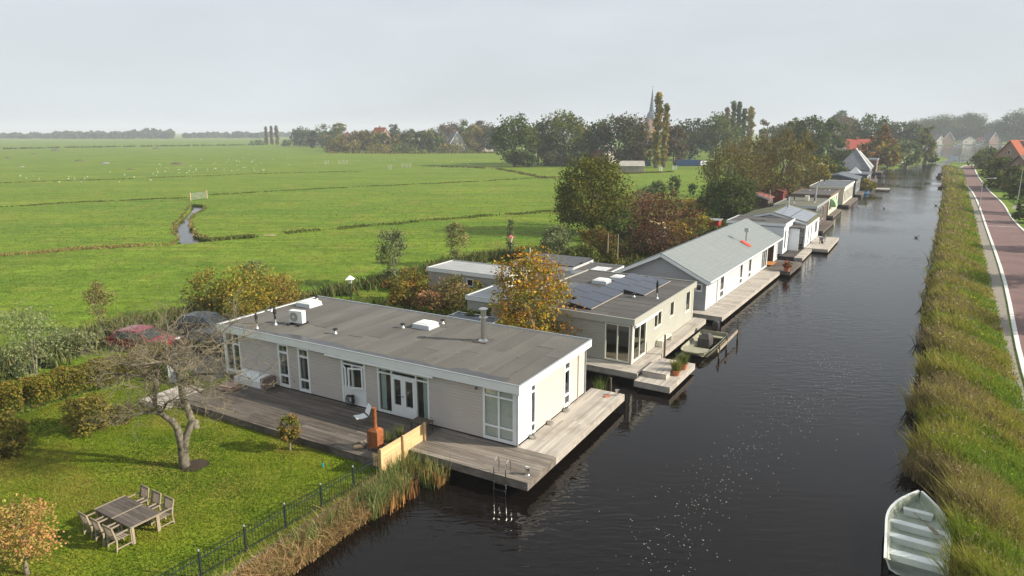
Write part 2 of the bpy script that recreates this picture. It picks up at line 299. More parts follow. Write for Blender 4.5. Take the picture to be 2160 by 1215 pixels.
# red cycle road, white kerb bands, gravel path
road_m = mat('red_asphalt', (.165,.10,.092), .9, .14, .5, coord='World', bump=.3, bscale=25, stain=.55, stain_scale=.35, stain_col=(.105,.065,.06))
path_m = mat('gravel_path', (.24,.215,.18), .95, .2, 3, coord='World', bump=.4)
kerb_m = mat('white_kerb', (.70,.69,.66), .8, .14, 3)
RL = [(2330,1300),(2236,1000),(2160,783),(2120,598),(2080,478),(2064,432),(2050,404),(2032,384),(2027,368),(2027,356),(2034,350),(2056,348.2)]
RR = [(2760,1300),(2560,1000),(2440,783),(2282,598),(2150,478),(2117,432),(2088,404),(2070,382),(2061,368),(2057,358),(2057,354),(2062,350)]
def resample(L, k=4):
    out = []
    for i in range(len(L)-1):
        for j in range(k):
            a = j/k; p0, p1, p2, p3 = L[max(i-1,0)], L[i], L[i+1], L[min(i+2,len(L)-1)]
            out.append(tuple(.5*((2*p1[c])+(-p0[c]+p2[c])*a+(2*p0[c]-5*p1[c]+4*p2[c]-p3[c])*a*a+(-p0[c]+3*p1[c]-3*p2[c]+p3[c])*a**3) for c in (0,1)))
    return out+[L[-1]]
rl = [Vector(P2(*p, RZ)) for p in resample(RL)]; rr = [Vector(P2(*p, RZ)) for p in resample(RR)]
def ribbon(a, bb, z):
    m_ = MB()
    m_.add([(p.x,p.y,z) for p in a]+[(p.x,p.y,z) for p in bb], [(i, len(a)+i, len(a)+i+1, i+1) for i in range(len(a)-1)]); return m_
o = ribbon(rl, rr, RZ+.012).build('road', road_m); o['kind'] = 'structure'
def offs(a, bb, d): return [p+(q-p).normalized()*d for p, q in zip(a, bb)]
o = ribbon(offs(rl, rr, -1.9), offs(rl, rr, -.3), RZ+.006).build('gravel_path', path_m); o['kind'] = 'structure'
for e0, e1 in ((rl, rr), (rr, rl)):
    kroot = bpy.data.objects.new('road_kerb', None); COL.objects.link(kroot); kroot['kind'] = 'structure'
    a = offs(e0, e1, -.16); c = offs(e0, e1, .16); acc = 0
    n_k = 0
    for i in range(len(a)-1):
        L_ = (a[i+1]-a[i]).length; n_ = max(1, min(12, int(L_/1.0)))
        if a[i].y > 130: n_ = max(1, int(L_/6))
        if 9 <= i < 10: pass
        for j in range(n_):
            f0, f1 = j/n_+.004, (j+1)/n_-.006
            q = [a[i].lerp(a[i+1], f0), a[i].lerp(a[i+1], f1), c[i].lerp(c[i+1], f1), c[i].lerp(c[i+1], f0)]
            MB().prism([tuple(p) for p in q] if (q[1]-q[0]).cross(q[2]-q[0]) > 0 else [tuple(p) for p in reversed(q)], RZ, RZ+.09).build('kerb_block', kerb_m, kroot); n_k += 1
# raised crossing band with two rows of white blocks
for (pa, pb, nm) in (((2078,463.5),(2141,469),16), ((2080,476),(2150,479.5),18)):
    A, B = Vector(P2(*pa, RZ)), Vector(P2(*pb, RZ)); d = (B-A)/nm; w_ = Vector((-d.y, d.x)).normalized()*.14
    mk = bpy.data.objects.new('road_marking', None); COL.objects.link(mk); mk['kind'] = 'structure'
    for i in range(nm):
        p, q = A+d*(i+.15), A+d*(i+.75); MB().add([(*(p-w_),RZ+.018),(*(q-w_),RZ+.018),(*(q+w_),RZ+.018),(*(p+w_),RZ+.018)], [(0,1,2,3)]).build('marking_block', kerb_m, mk)
sp = [P2(2140,430,RZ), P2(2200,436,RZ), P2(2200,446,RZ), P2(2133,441,RZ)]
o = MB().add([(x,y,RZ+.008) for x, y in sp], [(3,2,1,0)]).build('side_path', path_m); o['kind'] = 'structure'
# ------------------------------------------------------------------ houseboats
class House:
    def __init__(s, name, label, cat, frame, x0, x1, y0, y1, z0, z1, group=None):
        s.fr = frame; s.x0, s.x1, s.y0, s.y1, s.z0, s.z1 = x0, x1, y0, y1, z0, z1
        s.root = thing(name, label, cat, frame.p(0,0,0), frame.rz(), group)
        s.open = {k: [] for k in 'FRBL'}
    def w(s, side, a, z, d=0.):
        return {'F': (a, s.y0-d, z), 'R': (s.x1+d, a, z), 'B': (a, s.y1+d, z), 'L': (s.x0-d, a, z)}[side]
    def wbox(s, mb, side, a0, a1, z0, z1, d0, d1):
        p, q = s.w(side, a0, z0, d0), s.w(side, a1, z1, d1)
        return mb.box(min(p[0],q[0]), max(p[0],q[0]), min(p[1],q[1]), max(p[1],q[1]), z0, z1)
    def win(s, side, a0, a1, z0, z1, cols=(), rows=(), fw=.08, m=None, glass=None, name='window', proud=.05, bottom=None, parent=None):
        m = m or WHITE; s.open[side].append((a0, a1, z0, z1)); b = MB(); D0, D1 = -.06, proud
        s.wbox(b, side, a0, a0+fw, z0, z1, D0, D1); s.wbox(b, side, a1-fw, a1, z0, z1, D0, D1)
        s.wbox(b, side, a0+fw, a1-fw, z1-fw, z1, D0, D1-.004); s.wbox(b, side, a0+fw, a1-fw, z0, z0+fw*1.3, D0, D1-.004)
        ca = [a0+fw]+[a0+(a1-a0)*c for c in cols]+[a1-fw]; ra = [z0+fw*1.3]+[z0+(z1-z0)*r for r in rows]+[z1-fw]; h = fw*.45
        for c in ca[1:-1]: s.wbox(b, side, c-h, c+h, z0+fw, z1-fw, D0, D1-.008)
        for r in ra[1:-1]: s.wbox(b, side, a0+fw, a1-fw, r-h, r+h, D0, D1-.012)
        o = b.build(name, m, s.root)
        for i in range(len(ca)-1):
            for j in range(len(ra)-1):
                x, y = ca[i]+(h if i else 0), ca[i+1]-(h if i < len(ca)-2 else 0); u, v = ra[j]+(h if j else 0), ra[j+1]-(h if j < len(ra)-2 else 0)
                if bottom and j < bottom: s.wbox(MB(), side, x, y, u, v, -.02, .02).build('panel', m, o)
                else: s.wbox(MB(), side, x, y, u, v, -.012, 0.).build('pane', glass or PANE, o)
        return o
    def clad(s, side, m, pitch=.16, z0=None, z1=None, a0=None, a1=None, gable=None, name='cladding'):
        z0 = s.z0 if z0 is None else z0; z1 = s.z1 if z1 is None else z1
        if a0 is None: a0, a1 = (s.x0, s.x1) if side in 'FB' else (s.y0, s.y1)
        b = MB(); n = max(1, round((z1-z0)/pitch)); ph = (z1-z0)/n
        top = n if gable is None else n+int((gable[1]-z1)/ph)
        for i in range(top):
            u, v = z0+i*ph, z0+(i+1)*ph; mid = (u+v)/2; A0, A1 = a0, a1
            if gable and v > z1:
                f = (v-z1)/(gable[1]-z1); A0 = a0+(gable[0]-a0)*f; A1 = a1+(gable[0]-a1)*f
            segs = [(A0, A1)]
            for (p, q, r0, r1) in s.open[side]:
                if r0 < mid < r1:
                    ns = []
                    for (e, f) in segs:
                        if q <= e or p >= f: ns.append((e, f)); continue
                        if p > e: ns.append((e, p))
                        if q < f: ns.append((q, f))
                    segs = ns
            for (e, f) in segs:
                if f-e < .01: continue
                cz = min(.034, ph*.2); P = [s.w(side, e, u, .03), s.w(side, f, u, .03), s.w(side, f, v-cz, .03), s.w(side, e, v-cz, .03), s.w(side, e, v, .0), s.w(side, f, v, .0), s.w(side, f, u, -.05), s.w(side, f, v, -.05), s.w(side, e, v, -.05), s.w(side, e, u, -.05)]
                b.add(P, [(0,1,2,3), (3,2,5,4), (6,9,8,7)])
        return b.build(name, m, s.root, kind='stuff')
    def flat_roof(s, ov, zt, fh, fascia_m, felt_m, strips=1.0, along='Y', ovx=None, sheets=True, seed=1, lip=.07):
        rnd = random.Random(seed); x0, x1, y0, y1 = s.x0-ov, s.x1+ov, s.y0-ov, s.y1+ov
        b = MB().box(x0+.06, x1-.06, y0+.06, y1-.06, zt-fh+.02, zt-.03); s.roof = b.build('roof', mat('bitumen_seam', (.045,.042,.038), .8, .2, 2) if sheets else felt_m, s.root)
        f = MB(); t = .06
        f.box(x0, x1, y0, y0+t, zt-fh, zt+lip*.4); f.box(x0, x1, y1-t, y1, zt-fh, zt+lip*.4); f.box(x0, x0+t, y0+t, y1-t, zt-fh, zt+lip*.4-.002); f.box(x1-t, x1, y0+t, y1-t, zt-fh, zt+lip*.4-.002)
        f.build('fascia', fascia_m, s.root)
        e = MB(); z = zt+lip*.4+.003
        e.box(x0-.015, x1+.015, y0-.015, y0+.08, z, z+.025); e.box(x0-.015, x1+.015, y1-.08, y1+.015, z, z+.025); e.box(x0-.015, x0+.08, y0+.08, y1-.08, z, z+.024); e.box(x1-.08, x1+.015, y0+.08, y1-.08, z, z+.024)
        e.build('edge_trim', ZINC if fascia_m is WHITE else fascia_m, s.root)
        if sheets:
            lo, hi, c0, c1 = (x0+.08, x1-.08, y0+.08, y1-.08) if along == 'Y' else (y0+.08, y1-.08, x0+.08, x1-.08)
            n = max(1, round((hi-lo)/strips)); w_ = (hi-lo)/n
            for i in range(n):
                cuts = [c0]+([c0+(c1-c0)*rnd.uniform(.2,.8)] if rnd.random() < .75 else [])+[c1]
                for j in range(len(cuts)-1):
                    th = .012+rnd.random()*.012; a = lo+(i+.5)*w_; c = (cuts[j]+cuts[j+1])/2; ln = cuts[j+1]-cuts[j]-.035
                    if along == 'Y': piece('roofing_sheet', (a, c, zt-.03+th/2), (w_-.035, ln, th), felt_m, s.roof)
                    else: piece('roofing_sheet', (c, a, zt-.03+th/2), (ln, w_-.035, th), felt_m, s.roof)
        s.zt = zt; return s.roof
    def gable_roof(s, ov, ze, zr, m, xr=None, th=.14, barge=None, tile=None):
        xr = (s.x0+s.x1)/2 if xr is None else xr; y0, y1 = s.y0-ov, s.y1+ov
        pr = [(s.x0-ov, ze), (xr, zr), (s.x1+ov, ze)]
        b = MB(); V = [(x, y, z) for y in (y0, y1) for x, z in pr]+[(x, y, z-th) for y in (y0, y1) for x, z in pr]
        b.add(V, [(0,1,4,3),(1,2,5,4),(7,6,9,10),(8,7,10,11),(0,6,7,1),(1,7,8,2),(3,4,10,9),(4,5,11,10),(0,3,9,6),(2,8,11,5)])
        s.roof = b.build('roof', m, s.root)
        if barge:
            g = MB()
            for y in (y0-.03, y1+.03):
                for (xa, za), (xb, zb) in ((pr[0], pr[1]), (pr[1], pr[2])): g.bar((xa, y, za-.13), (xb, y, zb-.13), .05, .24)
            g.build('barge_board', barge, s.root)
            g = MB()
            for y in (y0+.02, y1-.02):
                for (xa, za), (xb, zb) in ((pr[0], pr[1]), (pr[1], pr[2])): g.bar((xa, y, za+.02), (xb, y, zb+.02), .12, .05)
            g.build('verge_trim', mat('dark_verge', (.10,.13,.15), .5), s.root)
        if tile:                                                # rows of metal tiles as real courses
            for side in (0, 1):
                (xa, za), (xb, zb) = (pr[1], pr[0]) if side else (pr[1], pr[2]); L_ = math.hypot(xb-xa, zb-za); n = round(L_/tile)
                for i in range(n):
                    f0, f1 = i/n, (i+1)/n; p = ((xa+(xb-xa)*f0), za+(zb-za)*f0); q = ((xa+(xb-xa)*f1), za+(zb-za)*f1)
                    t_ = MB(); ny = round((y1-y0)/.9)
                    for j in range(ny):
                        ya, yb = y0+.06+(y1-y0-.12)*j/ny, y0+.06+(y1-y0-.12)*(j+1)/ny-.02; o_ = .006*(j % 2)
                        t_.add([(p[0],ya,p[1]+.006+o_),(p[0],yb,p[1]+.006+o_),(q[0],yb,q[1]+.04),(q[0],ya,q[1]+.04),(q[0],yb,q[1]+.004),(q[0],ya,q[1]+.004)], [(0,1,2,3),(3,2,4,5)])
                    t_.build('tile_course', m, s.roof)
        return s.roof
    def box(s, name, m, x0, x1, y0, y1, z0, z1, parent=None): return MB().box(x0, x1, y0, y1, z0, z1).build(name, m, parent or s.root)
    def deck(s, areas, zt, m=PLANK, edge=None, w=.145, name='deck', th=.03, seg=4.2, edges=True, seed=3):
        rnd = random.Random(seed); root = None
        for (x0, x1, y0, y1, d) in areas:
            b = MB()
            if edges:
                for k_ in range(2):
                    za, zb = zt-th-.02-.16*(k_+1)+.01, zt-th-.02-.16*k_
                    b.box(x0, x1, y0, y0+.03, za, zb); b.box(x1-.03, x1, y0+.03, y1, za, zb); b.box(x0, x1-.03, y1-.03, y1, za, zb)
            b.box(x0+.1, x1-.1, y0+.1, y1-.1, zt-.25, zt-th-.012)
            o = b.build(name, edge or m, s.root); root = root or o
            lo, hi, c0, c1 = (y0, y1, x0, x1) if d == 'X' else (x0, x1, y0, y1); n = max(1, round((hi-lo)/w)); w_ = (hi-lo)/n
            for i in range(n):
                c = c0; first = True
                while c < c1-.05:
                    ln = seg*(rnd.uniform(.3, 1) if first else rnd.uniform(.85, 1.1)); first = False
                    e = min(c1, c+ln); e = c1 if c1-e < .6 else e; a = lo+(i+.5)*w_; dz = rnd.uniform(-.004, .004)
                    if d == 'X': piece('plank', ((c+e)/2, a, zt-th/2+dz), (e-c-.006, w_-.009, th), m, o)
                    else: piece('plank', (a, (c+e)/2, zt-th/2+dz), (e-c-.006, w_-.009, th), m, o, rz=math.pi/2)
                    c = e
        return root
    def vent(s, x, y, z, h=.4, kind='pipe'):
        b = MB().lathe((x,y,z), [(.12,0),(.09,.05),(.055,.12),(.055,h*.45)], 10).build('vent', ZINC if kind != 'white' else WHITE, s.roof)
        c = MB()
        if kind == 'pipe': c.lathe((x,y,z+h*.45), [(.06,0),(.06,h*.25),(.08,h*.28),(.08,h*.34),(.06,h*.4),(.1,h*.55),(.085,h*.8),(.05,h),(0.01,h*1.05)], 10)
        else: c.lathe((x,y,z+h*.45), [(.06,0),(.06,.04),(.15,.05),(.15,.09),(.06,.14),(.01,.15)], 10)
        c.build('cowl', BLACK, b)
    def skylight(s, x, y, z, a=1.0, b_=.8):
        k = MB().add([(x-a/2-.06,y-b_/2-.06,z),(x+a/2+.06,y-b_/2-.06,z),(x+a/2+.06,y+b_/2+.06,z),(x-a/2-.06,y+b_/2+.06,z),(x-a/2,y-b_/2,z+.2),(x+a/2,y-b_/2,z+.2),(x+a/2,y+b_/2,z+.2),(x-a/2,y+b_/2,z+.2)], [(0,1,5,4),(1,2,6,5),(2,3,7,6),(3,0,4,7),(4,5,6,7)]).build('skylight', ZINC, s.roof)
        r = []
        for f, h in ((1.03,.2),(1.03,.25),(.9,.27),(.75,.33),(.45,.38),(.02,.4)): r.append([(x+c*a/2*f, y+d_*b_/2*f, z+h) for c, d_ in ((-1,-1),(0,-1),(1,-1),(1,0),(1,1),(0,1),(-1,1),(-1,0))])
        MB().tube_rings(r).build('dome', mat('opal_dome', (.82,.82,.78), .25, .03, 2), k)
    def downpipe(s, x, y, z0, z1, dx=0, dy=0, m=ZINC):
        MB().tube([(x+dx,y+dy,z1),(x+dx*.8,y+dy*.8,z1-.06),(x,y,z1-.3),(x,y,z0)], .04, 8).build('downpipe', m, s.root)
    def solar(s, pts, m=SOLAR):                                 # pts: four corners, counter-clockwise from above
        A, B, C, D = [Vector(p) for p in pts]; n = (B-A).cross(D-A).normalized()*.035
        o = MB().add([A-n,B-n,C-n,D-n,A,B,C,D], [(3,2,1,0),(4,5,6,7),(0,1,5,4),(1,2,6,5),(2,3,7,6),(3,0,4,7)]).build('solar_panel', mat('panel_frame', (.05,.052,.058), .4), s.roof)
        def q(u, v): return A.lerp(B, u).lerp(D.lerp(C, u), v)+n*.12
        for i in range(1):
            MB().quad(q(.02,.012), q(.98,.012), q(.98,.988), q(.02,.988)).build('solar_glass', m, o)
def pontoon(h, x0, x1, y0, y1, z1, m=None): h.box('pontoon', m or mat('hull_concrete', (.06,.055,.05), .8, .3, 1.5), x0, x1, y0, y1, -.35, z1)

# ---- 1: beige flat-roofed houseboat with the long front deck
h = House('houseboat', 'beige clapboard houseboat with grey flat roof, white trim and steel chimney', 'houseboat', HM, -19.5, -.02, 0., 7.45, .82, 3.42, 'houseboats moored along the canal')
h1 = h
h.win('F', -19.42, -18.15, .95, 3.36, cols=(.52,), rows=(.72,), fw=.11)
h.win('F', -15.08, -14.25, .82, 3.32, rows=(.27,.80), fw=.12); h.win('F', -13.55, -12.71, .82, 3.32, rows=(.27,.80), fw=.12)
# stable door with an open casement
h.open['F'].append((-10.42,-8.80,.82,3.2)); b = MB()
for z in ((.82,.92),(1.70,1.78),(2.92,3.0),(3.12,3.2)): h.wbox(b, 'F', -10.42, -8.80, *z, -.06, .04)
for a in (-10.42,-8.92): h.wbox(b, 'F', a, a+.12, .92, 3.12, -.06, .045)
dw = b.build('window', WHITE, h.root)
h.wbox(MB(), 'F', -10.3, -8.92, .92, 1.70, -.04, .01).build('panel', WHITE, dw); h.wbox(MB(), 'F', -10.3, -8.92, 3.0, 3.12, -.012, 0).build('pane', PANE, dw)
h.wbox(MB(), 'F', -9.62, -8.92, 1.78, 2.92, -.012, 0).build('pane', PANE, dw); h.wbox(MB(), 'F', -9.74, -9.62, 1.78, 2.92, -.05, .04).build('mullion', WHITE, dw)
ca_ = MB(); q0, q1 = Vector((-10.3,-.05,0)), Vector((-9.78,-.40,0))  # casement swung out
for e in ((q0, q0.lerp(q1,.12)), (q0.lerp(q1,.88), q1)): ca_.bar((*((e[0]+e[1])/2)[:2],1.8), (*((e[0]+e[1])/2)[:2],2.9), .07)
for z in (1.83, 2.87): ca_.bar((q0.x,q0.y,z), (q1.x,q1.y,z), .05, .07)
cs = ca_.build('casement', WHITE, dw); MB().quad((q0.x,q0.y,1.83),(q1.x,q1.y,1.83),(q1.x,q1.y,2.87),(q0.x,q0.y,2.87)).build('pane', PANE, cs)
ca_ = MB(); q0, q1 = Vector((-8.94,-.05,0)), Vector((-9.70,-.34,0))
for e in ((q0, q0.lerp(q1,.12)), (q0.lerp(q1,.88), q1)): ca_.bar((*((e[0]+e[1])/2)[:2],1.8), (*((e[0]+e[1])/2)[:2],2.9), .08)
for z in (1.83, 2.87): ca_.bar((q0.x,q0.y,z), (q1.x,q1.y,z), .05, .09)
cs = ca_.build('casement', WHITE, dw); MB().quad((q0.x,q0.y,1.83),(q1.x,q1.y,1.83),(q1.x,q1.y,2.87),(q0.x,q0.y,2.87)).build('pane', PANE, cs)
# french doors between side lights
h.win('F', -8.0, -4.82, .82, 3.2, cols=(.28,.755), rows=(.88,), fw=.09, name='door_frame')
for a0, a1, hx in ((-7.07,-6.37,-6.42), (-6.36,-5.64,-6.31)):
    b = MB()
    h.wbox(b, 'F', a0, a0+.14, .9, 2.88, -.03, .075); h.wbox(b, 'F', a1-.14, a1, .9, 2.88, -.03, .075); h.wbox(b, 'F', a0+.14, a1-.14, 2.74, 2.88, -.03, .072); h.wbox(b, 'F', a0+.14, a1-.14, .9, 1.4, -.03, .072)
    d = b.build('door', WHITE, h.root); h.wbox(MB(), 'F', a0+.14, a1-.14, 1.4, 2.74, .02, .03).build('pane', PANE, d)
    MB().bar((hx,-.11,1.92), (hx+(.12 if hx < -6.36 else -.12),-.11,1.92), .025).build('handle', BLACK, d)
h.win('F', -1.78, -.10, .82, 3.36, cols=(.5,), rows=(.27,.84), fw=.11)
for a0, a1, z0, z1, d in ((-7.86,-7.52,.95,3.1,-.14), (-5.25,-4.95,.95,3.1,-.14)):   # curtains
    b = MB(); n = 10; pts = [(a0+(a1-a0)*i/n, .09+.04*math.sin(i*2.4)) for i in range(n+1)]
    b.tube_rings([[(x,y,z) for x, y in pts] for z in (z0, z1)], closed=False).build('curtain', CURTAIN, h.root)
b = MB()
for i in range(44): z = .98+i*.053; b.add([(-1.68,.05,z),(-.18,.05,z),(-.18,.065,z+.046),(-1.68,.065,z+.046)], [(0,1,2,3)])
h.blind = b.build('blind', BLIND, h.root, kind='stuff')
for a in (-14.66,-13.13): MB().box(a-.3, a-.12, .12, .16, .95, 3.1).build('curtain', mat('grey_curtain', (.3,.3,.28), .9, .2, 3, stretch=(14,14,.3)), h.root)
# canal end
h.win('R', 1.22, 1.72, .82, 3.3, rows=(.2,.84), fw=.1); h.win('R', 4.78, 5.54, .82, 3.3, rows=(.26,.80), fw=.13)
h.open['R'].append((0.,1.22,.82,3.42)); b = MB()                 # white boarded corner
for i in range(7): h.wbox(b, 'R', .05+i*.167, .05+i*.167+.158, .84, 3.4, -.03, .03)
b.build('corner_boarding', WHITE, h.root, kind='stuff')
for z in (3.05, 1.32): h.wbox(MB(), 'R', .05, 1.22, z, z+.1, .03, .045).build('boarding_rail', WHITE, h.root)
h.win('L', 2.5, 3.6, 1.2, 3.2, fw=.1)
for s_ in 'FRBL': h.clad(s_, BEIGE, .15)
h.box('plinth', mat('dark_plinth', (.03,.035,.04), .6), -19.45, -.06, .06, 7.4, .5, .82)
h.box('floor', INTER, -19.4, -.1, .1, 7.35, .8, .83); h.box('inner_wall', INWALL, -19.3, -.2, 4.2, 4.3, .83, 3.4); h.box('partition', INWALL, -8.7, -8.6, .15, 4.2, .83, 3.4); h.box('partition', INWALL, -3.0, -2.9, .2, 4.2, .83, 3.4); h.box('partition', INWALL, -12.2, -12.1, .2, 4.2, .83, 3.4)
for x, y in ((-19.5,-.02),(-.06,-.02),(-.06,7.4),(-19.5,7.4)): h.box('corner_post', WHITE, x-.045, x+.075, y-.03, y+.09, .82, 3.42)
h.flat_roof(.26, 3.74, .36, WHITE, FELT, 1.0, seed=5)
h.vent(-17.07,.35,3.74,.62); h.vent(-16.75,1.4,3.74,.72); h.vent(-19.4,3.4,3.74,.35,'cap'); h.vent(-19.05,6.9,3.74,.35,'cap'); h.vent(-12.5,1.8,3.74,.4,'cap'); h.vent(-10.0,4.55,3.74,.32,'cap'); h.vent(-8.55,6.4,3.74,.3,'cap')
h.skylight(-18.4,5.6,3.74,1.1,1.0); h.skylight(-8.95,5.3,3.74,1.1,.9)
rs = random.Random(4); up_ = [(-19.2+i*.35, .12+.16*abs(math.sin(i*.37))+rs.uniform(0,.13)+(.22 if 12 < i < 26 or i > 44 else 0)) for i in range(54)]
MB().add([(x,-.17,3.742) for x, y in up_]+[(x,y,3.742) for x, y in up_], [(i,i+1,54+i+1,54+i) for i in range(53)]).build('water_stain', mat('wet_felt', (.055,.055,.056), .3, .3, 2.5, coord='World'), h.roof)
ch = MB().lathe((-4.71,4.75,3.74), [(.32,0),(.3,.02),(.16,.1),(.155,.14),(.155,1.25),(.24,1.26),(.24,1.31),(.155,1.34),(.155,1.66)], 18).build('chimney', STEEL, h.roof, smooth=False)
MB().lathe((-4.71,4.75,5.44), [(.1,0),(.25,.02),(.25,.06),(.18,.09),(.01,.1)], 18).build('chimney_cap', STEEL, ch)
MB().box(-5.15,-4.27,4.3,5.15,3.742,3.765).build('flashing', FELTD, ch)
MB().tube([(-11.35,-.2,3.3),(-4.45,-.2,3.3)], .075, 10).build('awning_cassette', WHITE, h.root)
h.downpipe(.06,-.08,.8,3.5,.12,.0); h.downpipe(.05,7.4,.8,3.5,.18,0.); h.downpipe(.03,6.5,.8,3.4,0,0,mat('beige_pipe', (.5,.45,.4), .5, .05))
MB().lathe((-2.1,-.1,3.12), [(.03,0),(.06,.03),(.07,.09),(.02,.12)], 8).build('wall_lamp', STEEL, h.root)
MB().box(-14.02,-13.95,-.05,-.01,1.2,1.4).build('socket_box', ZINC, h.root)
for y in (1.15,2.95,4.75):
    MB().box(.05,.3,y-.13,y+.13,.752,.86).box(.1,.26,y-.09,y+.09,.862,.95).build('mooring_bracket', STEEL, h.root)
pontoon(h, -19.3, 1.2, -.2, 8.0, .47)
h.deck([(-4.15,1.95,-2.62,-.02,'X')], .75, PLANKM); h.deck([(-18.4,-4.17,-4.15,-.02,'X')], .75, PLANK); h.deck([(-.0,1.95,-.01,8.4,'Y')], .749, PLANKD, seed=4)
h.deck([(-20.3,-18.42,-4.9,-2.2,'Y')], .68, PLANKD, seed=9)
b = MB()
for x in (.42,.98):
    b.tube([(x,-2.72,-.7),(x,-2.72,1.15),(x,-2.66,1.38),(x,-2.5,1.48),(x,-2.34,1.38),(x,-2.3,1.15),(x,-2.3,.76)], .024, 8)
for z in (-.45,-.15,.15,.45): b.bar((.42,-2.72,z),(.98,-2.72,z), .07,.03)
b.build('swim_ladder', STEEL, h.root)
for x, y in ((1.6,-2.0),(1.65,8.05)): MB().lathe((x,y,.75), [(.11,0),(.09,.03),(.09,.26),(.12,.28),(.12,.33),(.02,.35)], 12).build('bollard', STEEL, h.root)
def place(fr, X, Y, z): return fr.p(X, Y, z)
tag(MB().box(-.17,.17,-.1,.1,0,.05).build('brick', TERRA), 'loose clay paver lying on the canal end of the pale deck', 'paver'); o = bpy.data.objects['brick']; o.name = 'clay_paver'; o.location = HM.p(1.25,7.6,.752); o.rotation_euler = (0,0,.4)
# things on and around the first boat
t = thing('air_conditioner', 'white air conditioner unit on black feet on the flat roof', 'air conditioner', HM.p(-15.75,2.15,3.735), HM.rz()+.15)
MB().box(-.45,.45,-.17,.17,.12,.82).build('housing', WHITE, t)
MB().tube([(-.13,-.18,.47),(-.13,-.20,.47)], .27, 20).build('fan_grille', mat('fan_grille', (.36,.32,.26), .6, .3, 30), t); MB().tube([(-.13,-.195,.47),(-.13,-.21,.47)], .07, 12).build('fan_hub', WHITE, t)
for x in (-.35,.35): MB().box(x-.06,x+.06,-.45,.45,0,.115).build('foot', BLACK, t)
t = thing('bench', 'white cushioned deck sofa with brown box arm below the clapboard wall', 'sofa', HM.p(-16.7,-.45,.752), HM.rz())
MB().box(-1.2,1.0,-.38,.36,.0,.36).build('seat', WHITE, t); MB().box(-1.2,1.0,.12,.36,.362,.62).build('backrest', WHITE, t); MB().box(1.01,1.3,-.42,.38,0,.62).build('arm', mat('brown_board', (.2,.145,.125), .7), t)
t = thing('coffee_table', 'low brown box table standing on the deck beside the white sofa', 'table', HM.p(-17.1,-1.75,.752), HM.rz()+.1); MB().box(-.42,.42,-.32,.32,.05,.3).build('box', mat('tan_board', (.36,.24,.185), .7), t); MB().box(-.45,.45,-.35,.35,.302,.33).build('tabletop', MATS['tan_board'], t)
t = thing('hose_reel', 'coiled black garden hose hanging by the white half door', 'hose', HM.p(-9.7,-.16,1.0), HM.rz()); b = MB()
for i in range(7):
    r = .17+.025*i; b.tube([(r*math.cos(a), -.02*i+.04*math.sin(3*a+i), .12+r*.95*math.sin(a)) for a in np.linspace(0, 2*math.pi, 20)], .016, 5, cap=False)
b.build('coil', BLACK, t); MB().box(-.06,.06,.04,.14,-.1,.34).build('bracket', BLACK, t)
t = thing('chair', 'white sling chair with thin steel legs on the dark deck', 'chair', HM.p(-7.75,-1.65,.752), HM.rz()-.5)
MB().add([(-.27,-.28,.43),(.27,-.28,.43),(.27,0,.40),(-.27,0,.40),(.27,.26,.43),(-.27,.26,.43),(-.27,-.28,.45),(.27,-.28,.45),(.27,0,.42),(-.27,0,.42),(.27,.26,.45),(-.27,.26,.45)], [(6,7,8,9),(9,8,10,11),(1,0,3,2),(2,3,5,4),(0,1,7,6),(1,2,8,7),(2,4,10,8),(4,5,11,10),(5,3,9,11),(3,0,6,9)]).build('seat', WHITE, t)
MB().add([(-.26,.32,.5),(.26,.32,.5),(.26,.48,.92),(-.26,.48,.92),(-.26,.34,.5),(.26,.34,.5),(.26,.50,.92),(-.26,.50,.92)], [(0,1,2,3),(7,6,5,4),(0,4,5,1),(1,5,6,2),(2,6,7,3),(3,7,4,0)]).build('backrest', WHITE, t)
for x in (-.25,.25):
    MB().tube([(x,-.26,.43),(x,-.3,0)], .012, 6).build('leg', STEEL, t); MB().tube([(x,.5,.95),(x,.33,.45),(x,.36,0)], .012, 6).build('leg', STEEL, t)
t = thing('garden_fireplace', 'rusty steel outdoor fireplace with tall flue on the deck', 'fireplace', HM.p(-5.35,-3.35,.752), HM.rz()+.1)
MB().tube_rings([[(-.27,-.24,.2),(.27,-.24,.2),(.27,.24,.2),(-.27,.24,.2)],[(-.27,-.24,.95),(.27,-.24,.95),(.27,.24,.95),(-.27,.24,.95)],[(-.15,-.13,1.06),(.15,-.13,1.06),(.15,.13,1.06),(-.15,.13,1.06)]]).build('firebox', CORTEN, t)
MB().tube([(0,0,1.05),(0,0,2.0)], .095, 14).build('flue', CORTEN, t); MB().box(-.2,.2,.242,.246,.3,.62).build('opening', BLACK, t)
for x in (-.24,.24):
    for y in (-.2,.2): MB().tube([(x,y,.21),(x*1.1,y*1.1,0)], [.04,.02], 6).build('leg', CORTEN, t)
for i, (dx, dy, a, lb) in enumerate(((-.75,-.3,.2,'split firewood log at the foot of the rusty fireplace'), (-.62,-.05,1.2,'firewood log leaning behind the paler log by the fireplace'), (-.9,.1,.7,'bark covered firewood log furthest from the fireplace legs'))):
    o = tag(MB().tube([(-.2,0,.09),(0,.01,.09),(.2,0,.09)], [.085,.09,.08], 9).build('firewood_log', (NEWWOOD, TEAK, BARK)[i]), lb, 'log', 'firewood logs by the fireplace'); o.location = HM.p(-5.35+dx,-3.35+dy,.752); o.rotation_euler = (0,0,a)
t = thing('side_table', 'dark slatted side table standing in front of the glass side light', 'table', HM.p(-4.75,-.75,.752), HM.rz())
for i in range(6): piece('slat', (-.4+.16*i,0,.5), (.14,.62,.03), DARKWOOD, t)
for x in (-.42,.42):
    for y in (-.26,.26): MB().bar((x,y,0),(x,y,.485), .03).build('leg', BLACK, t)
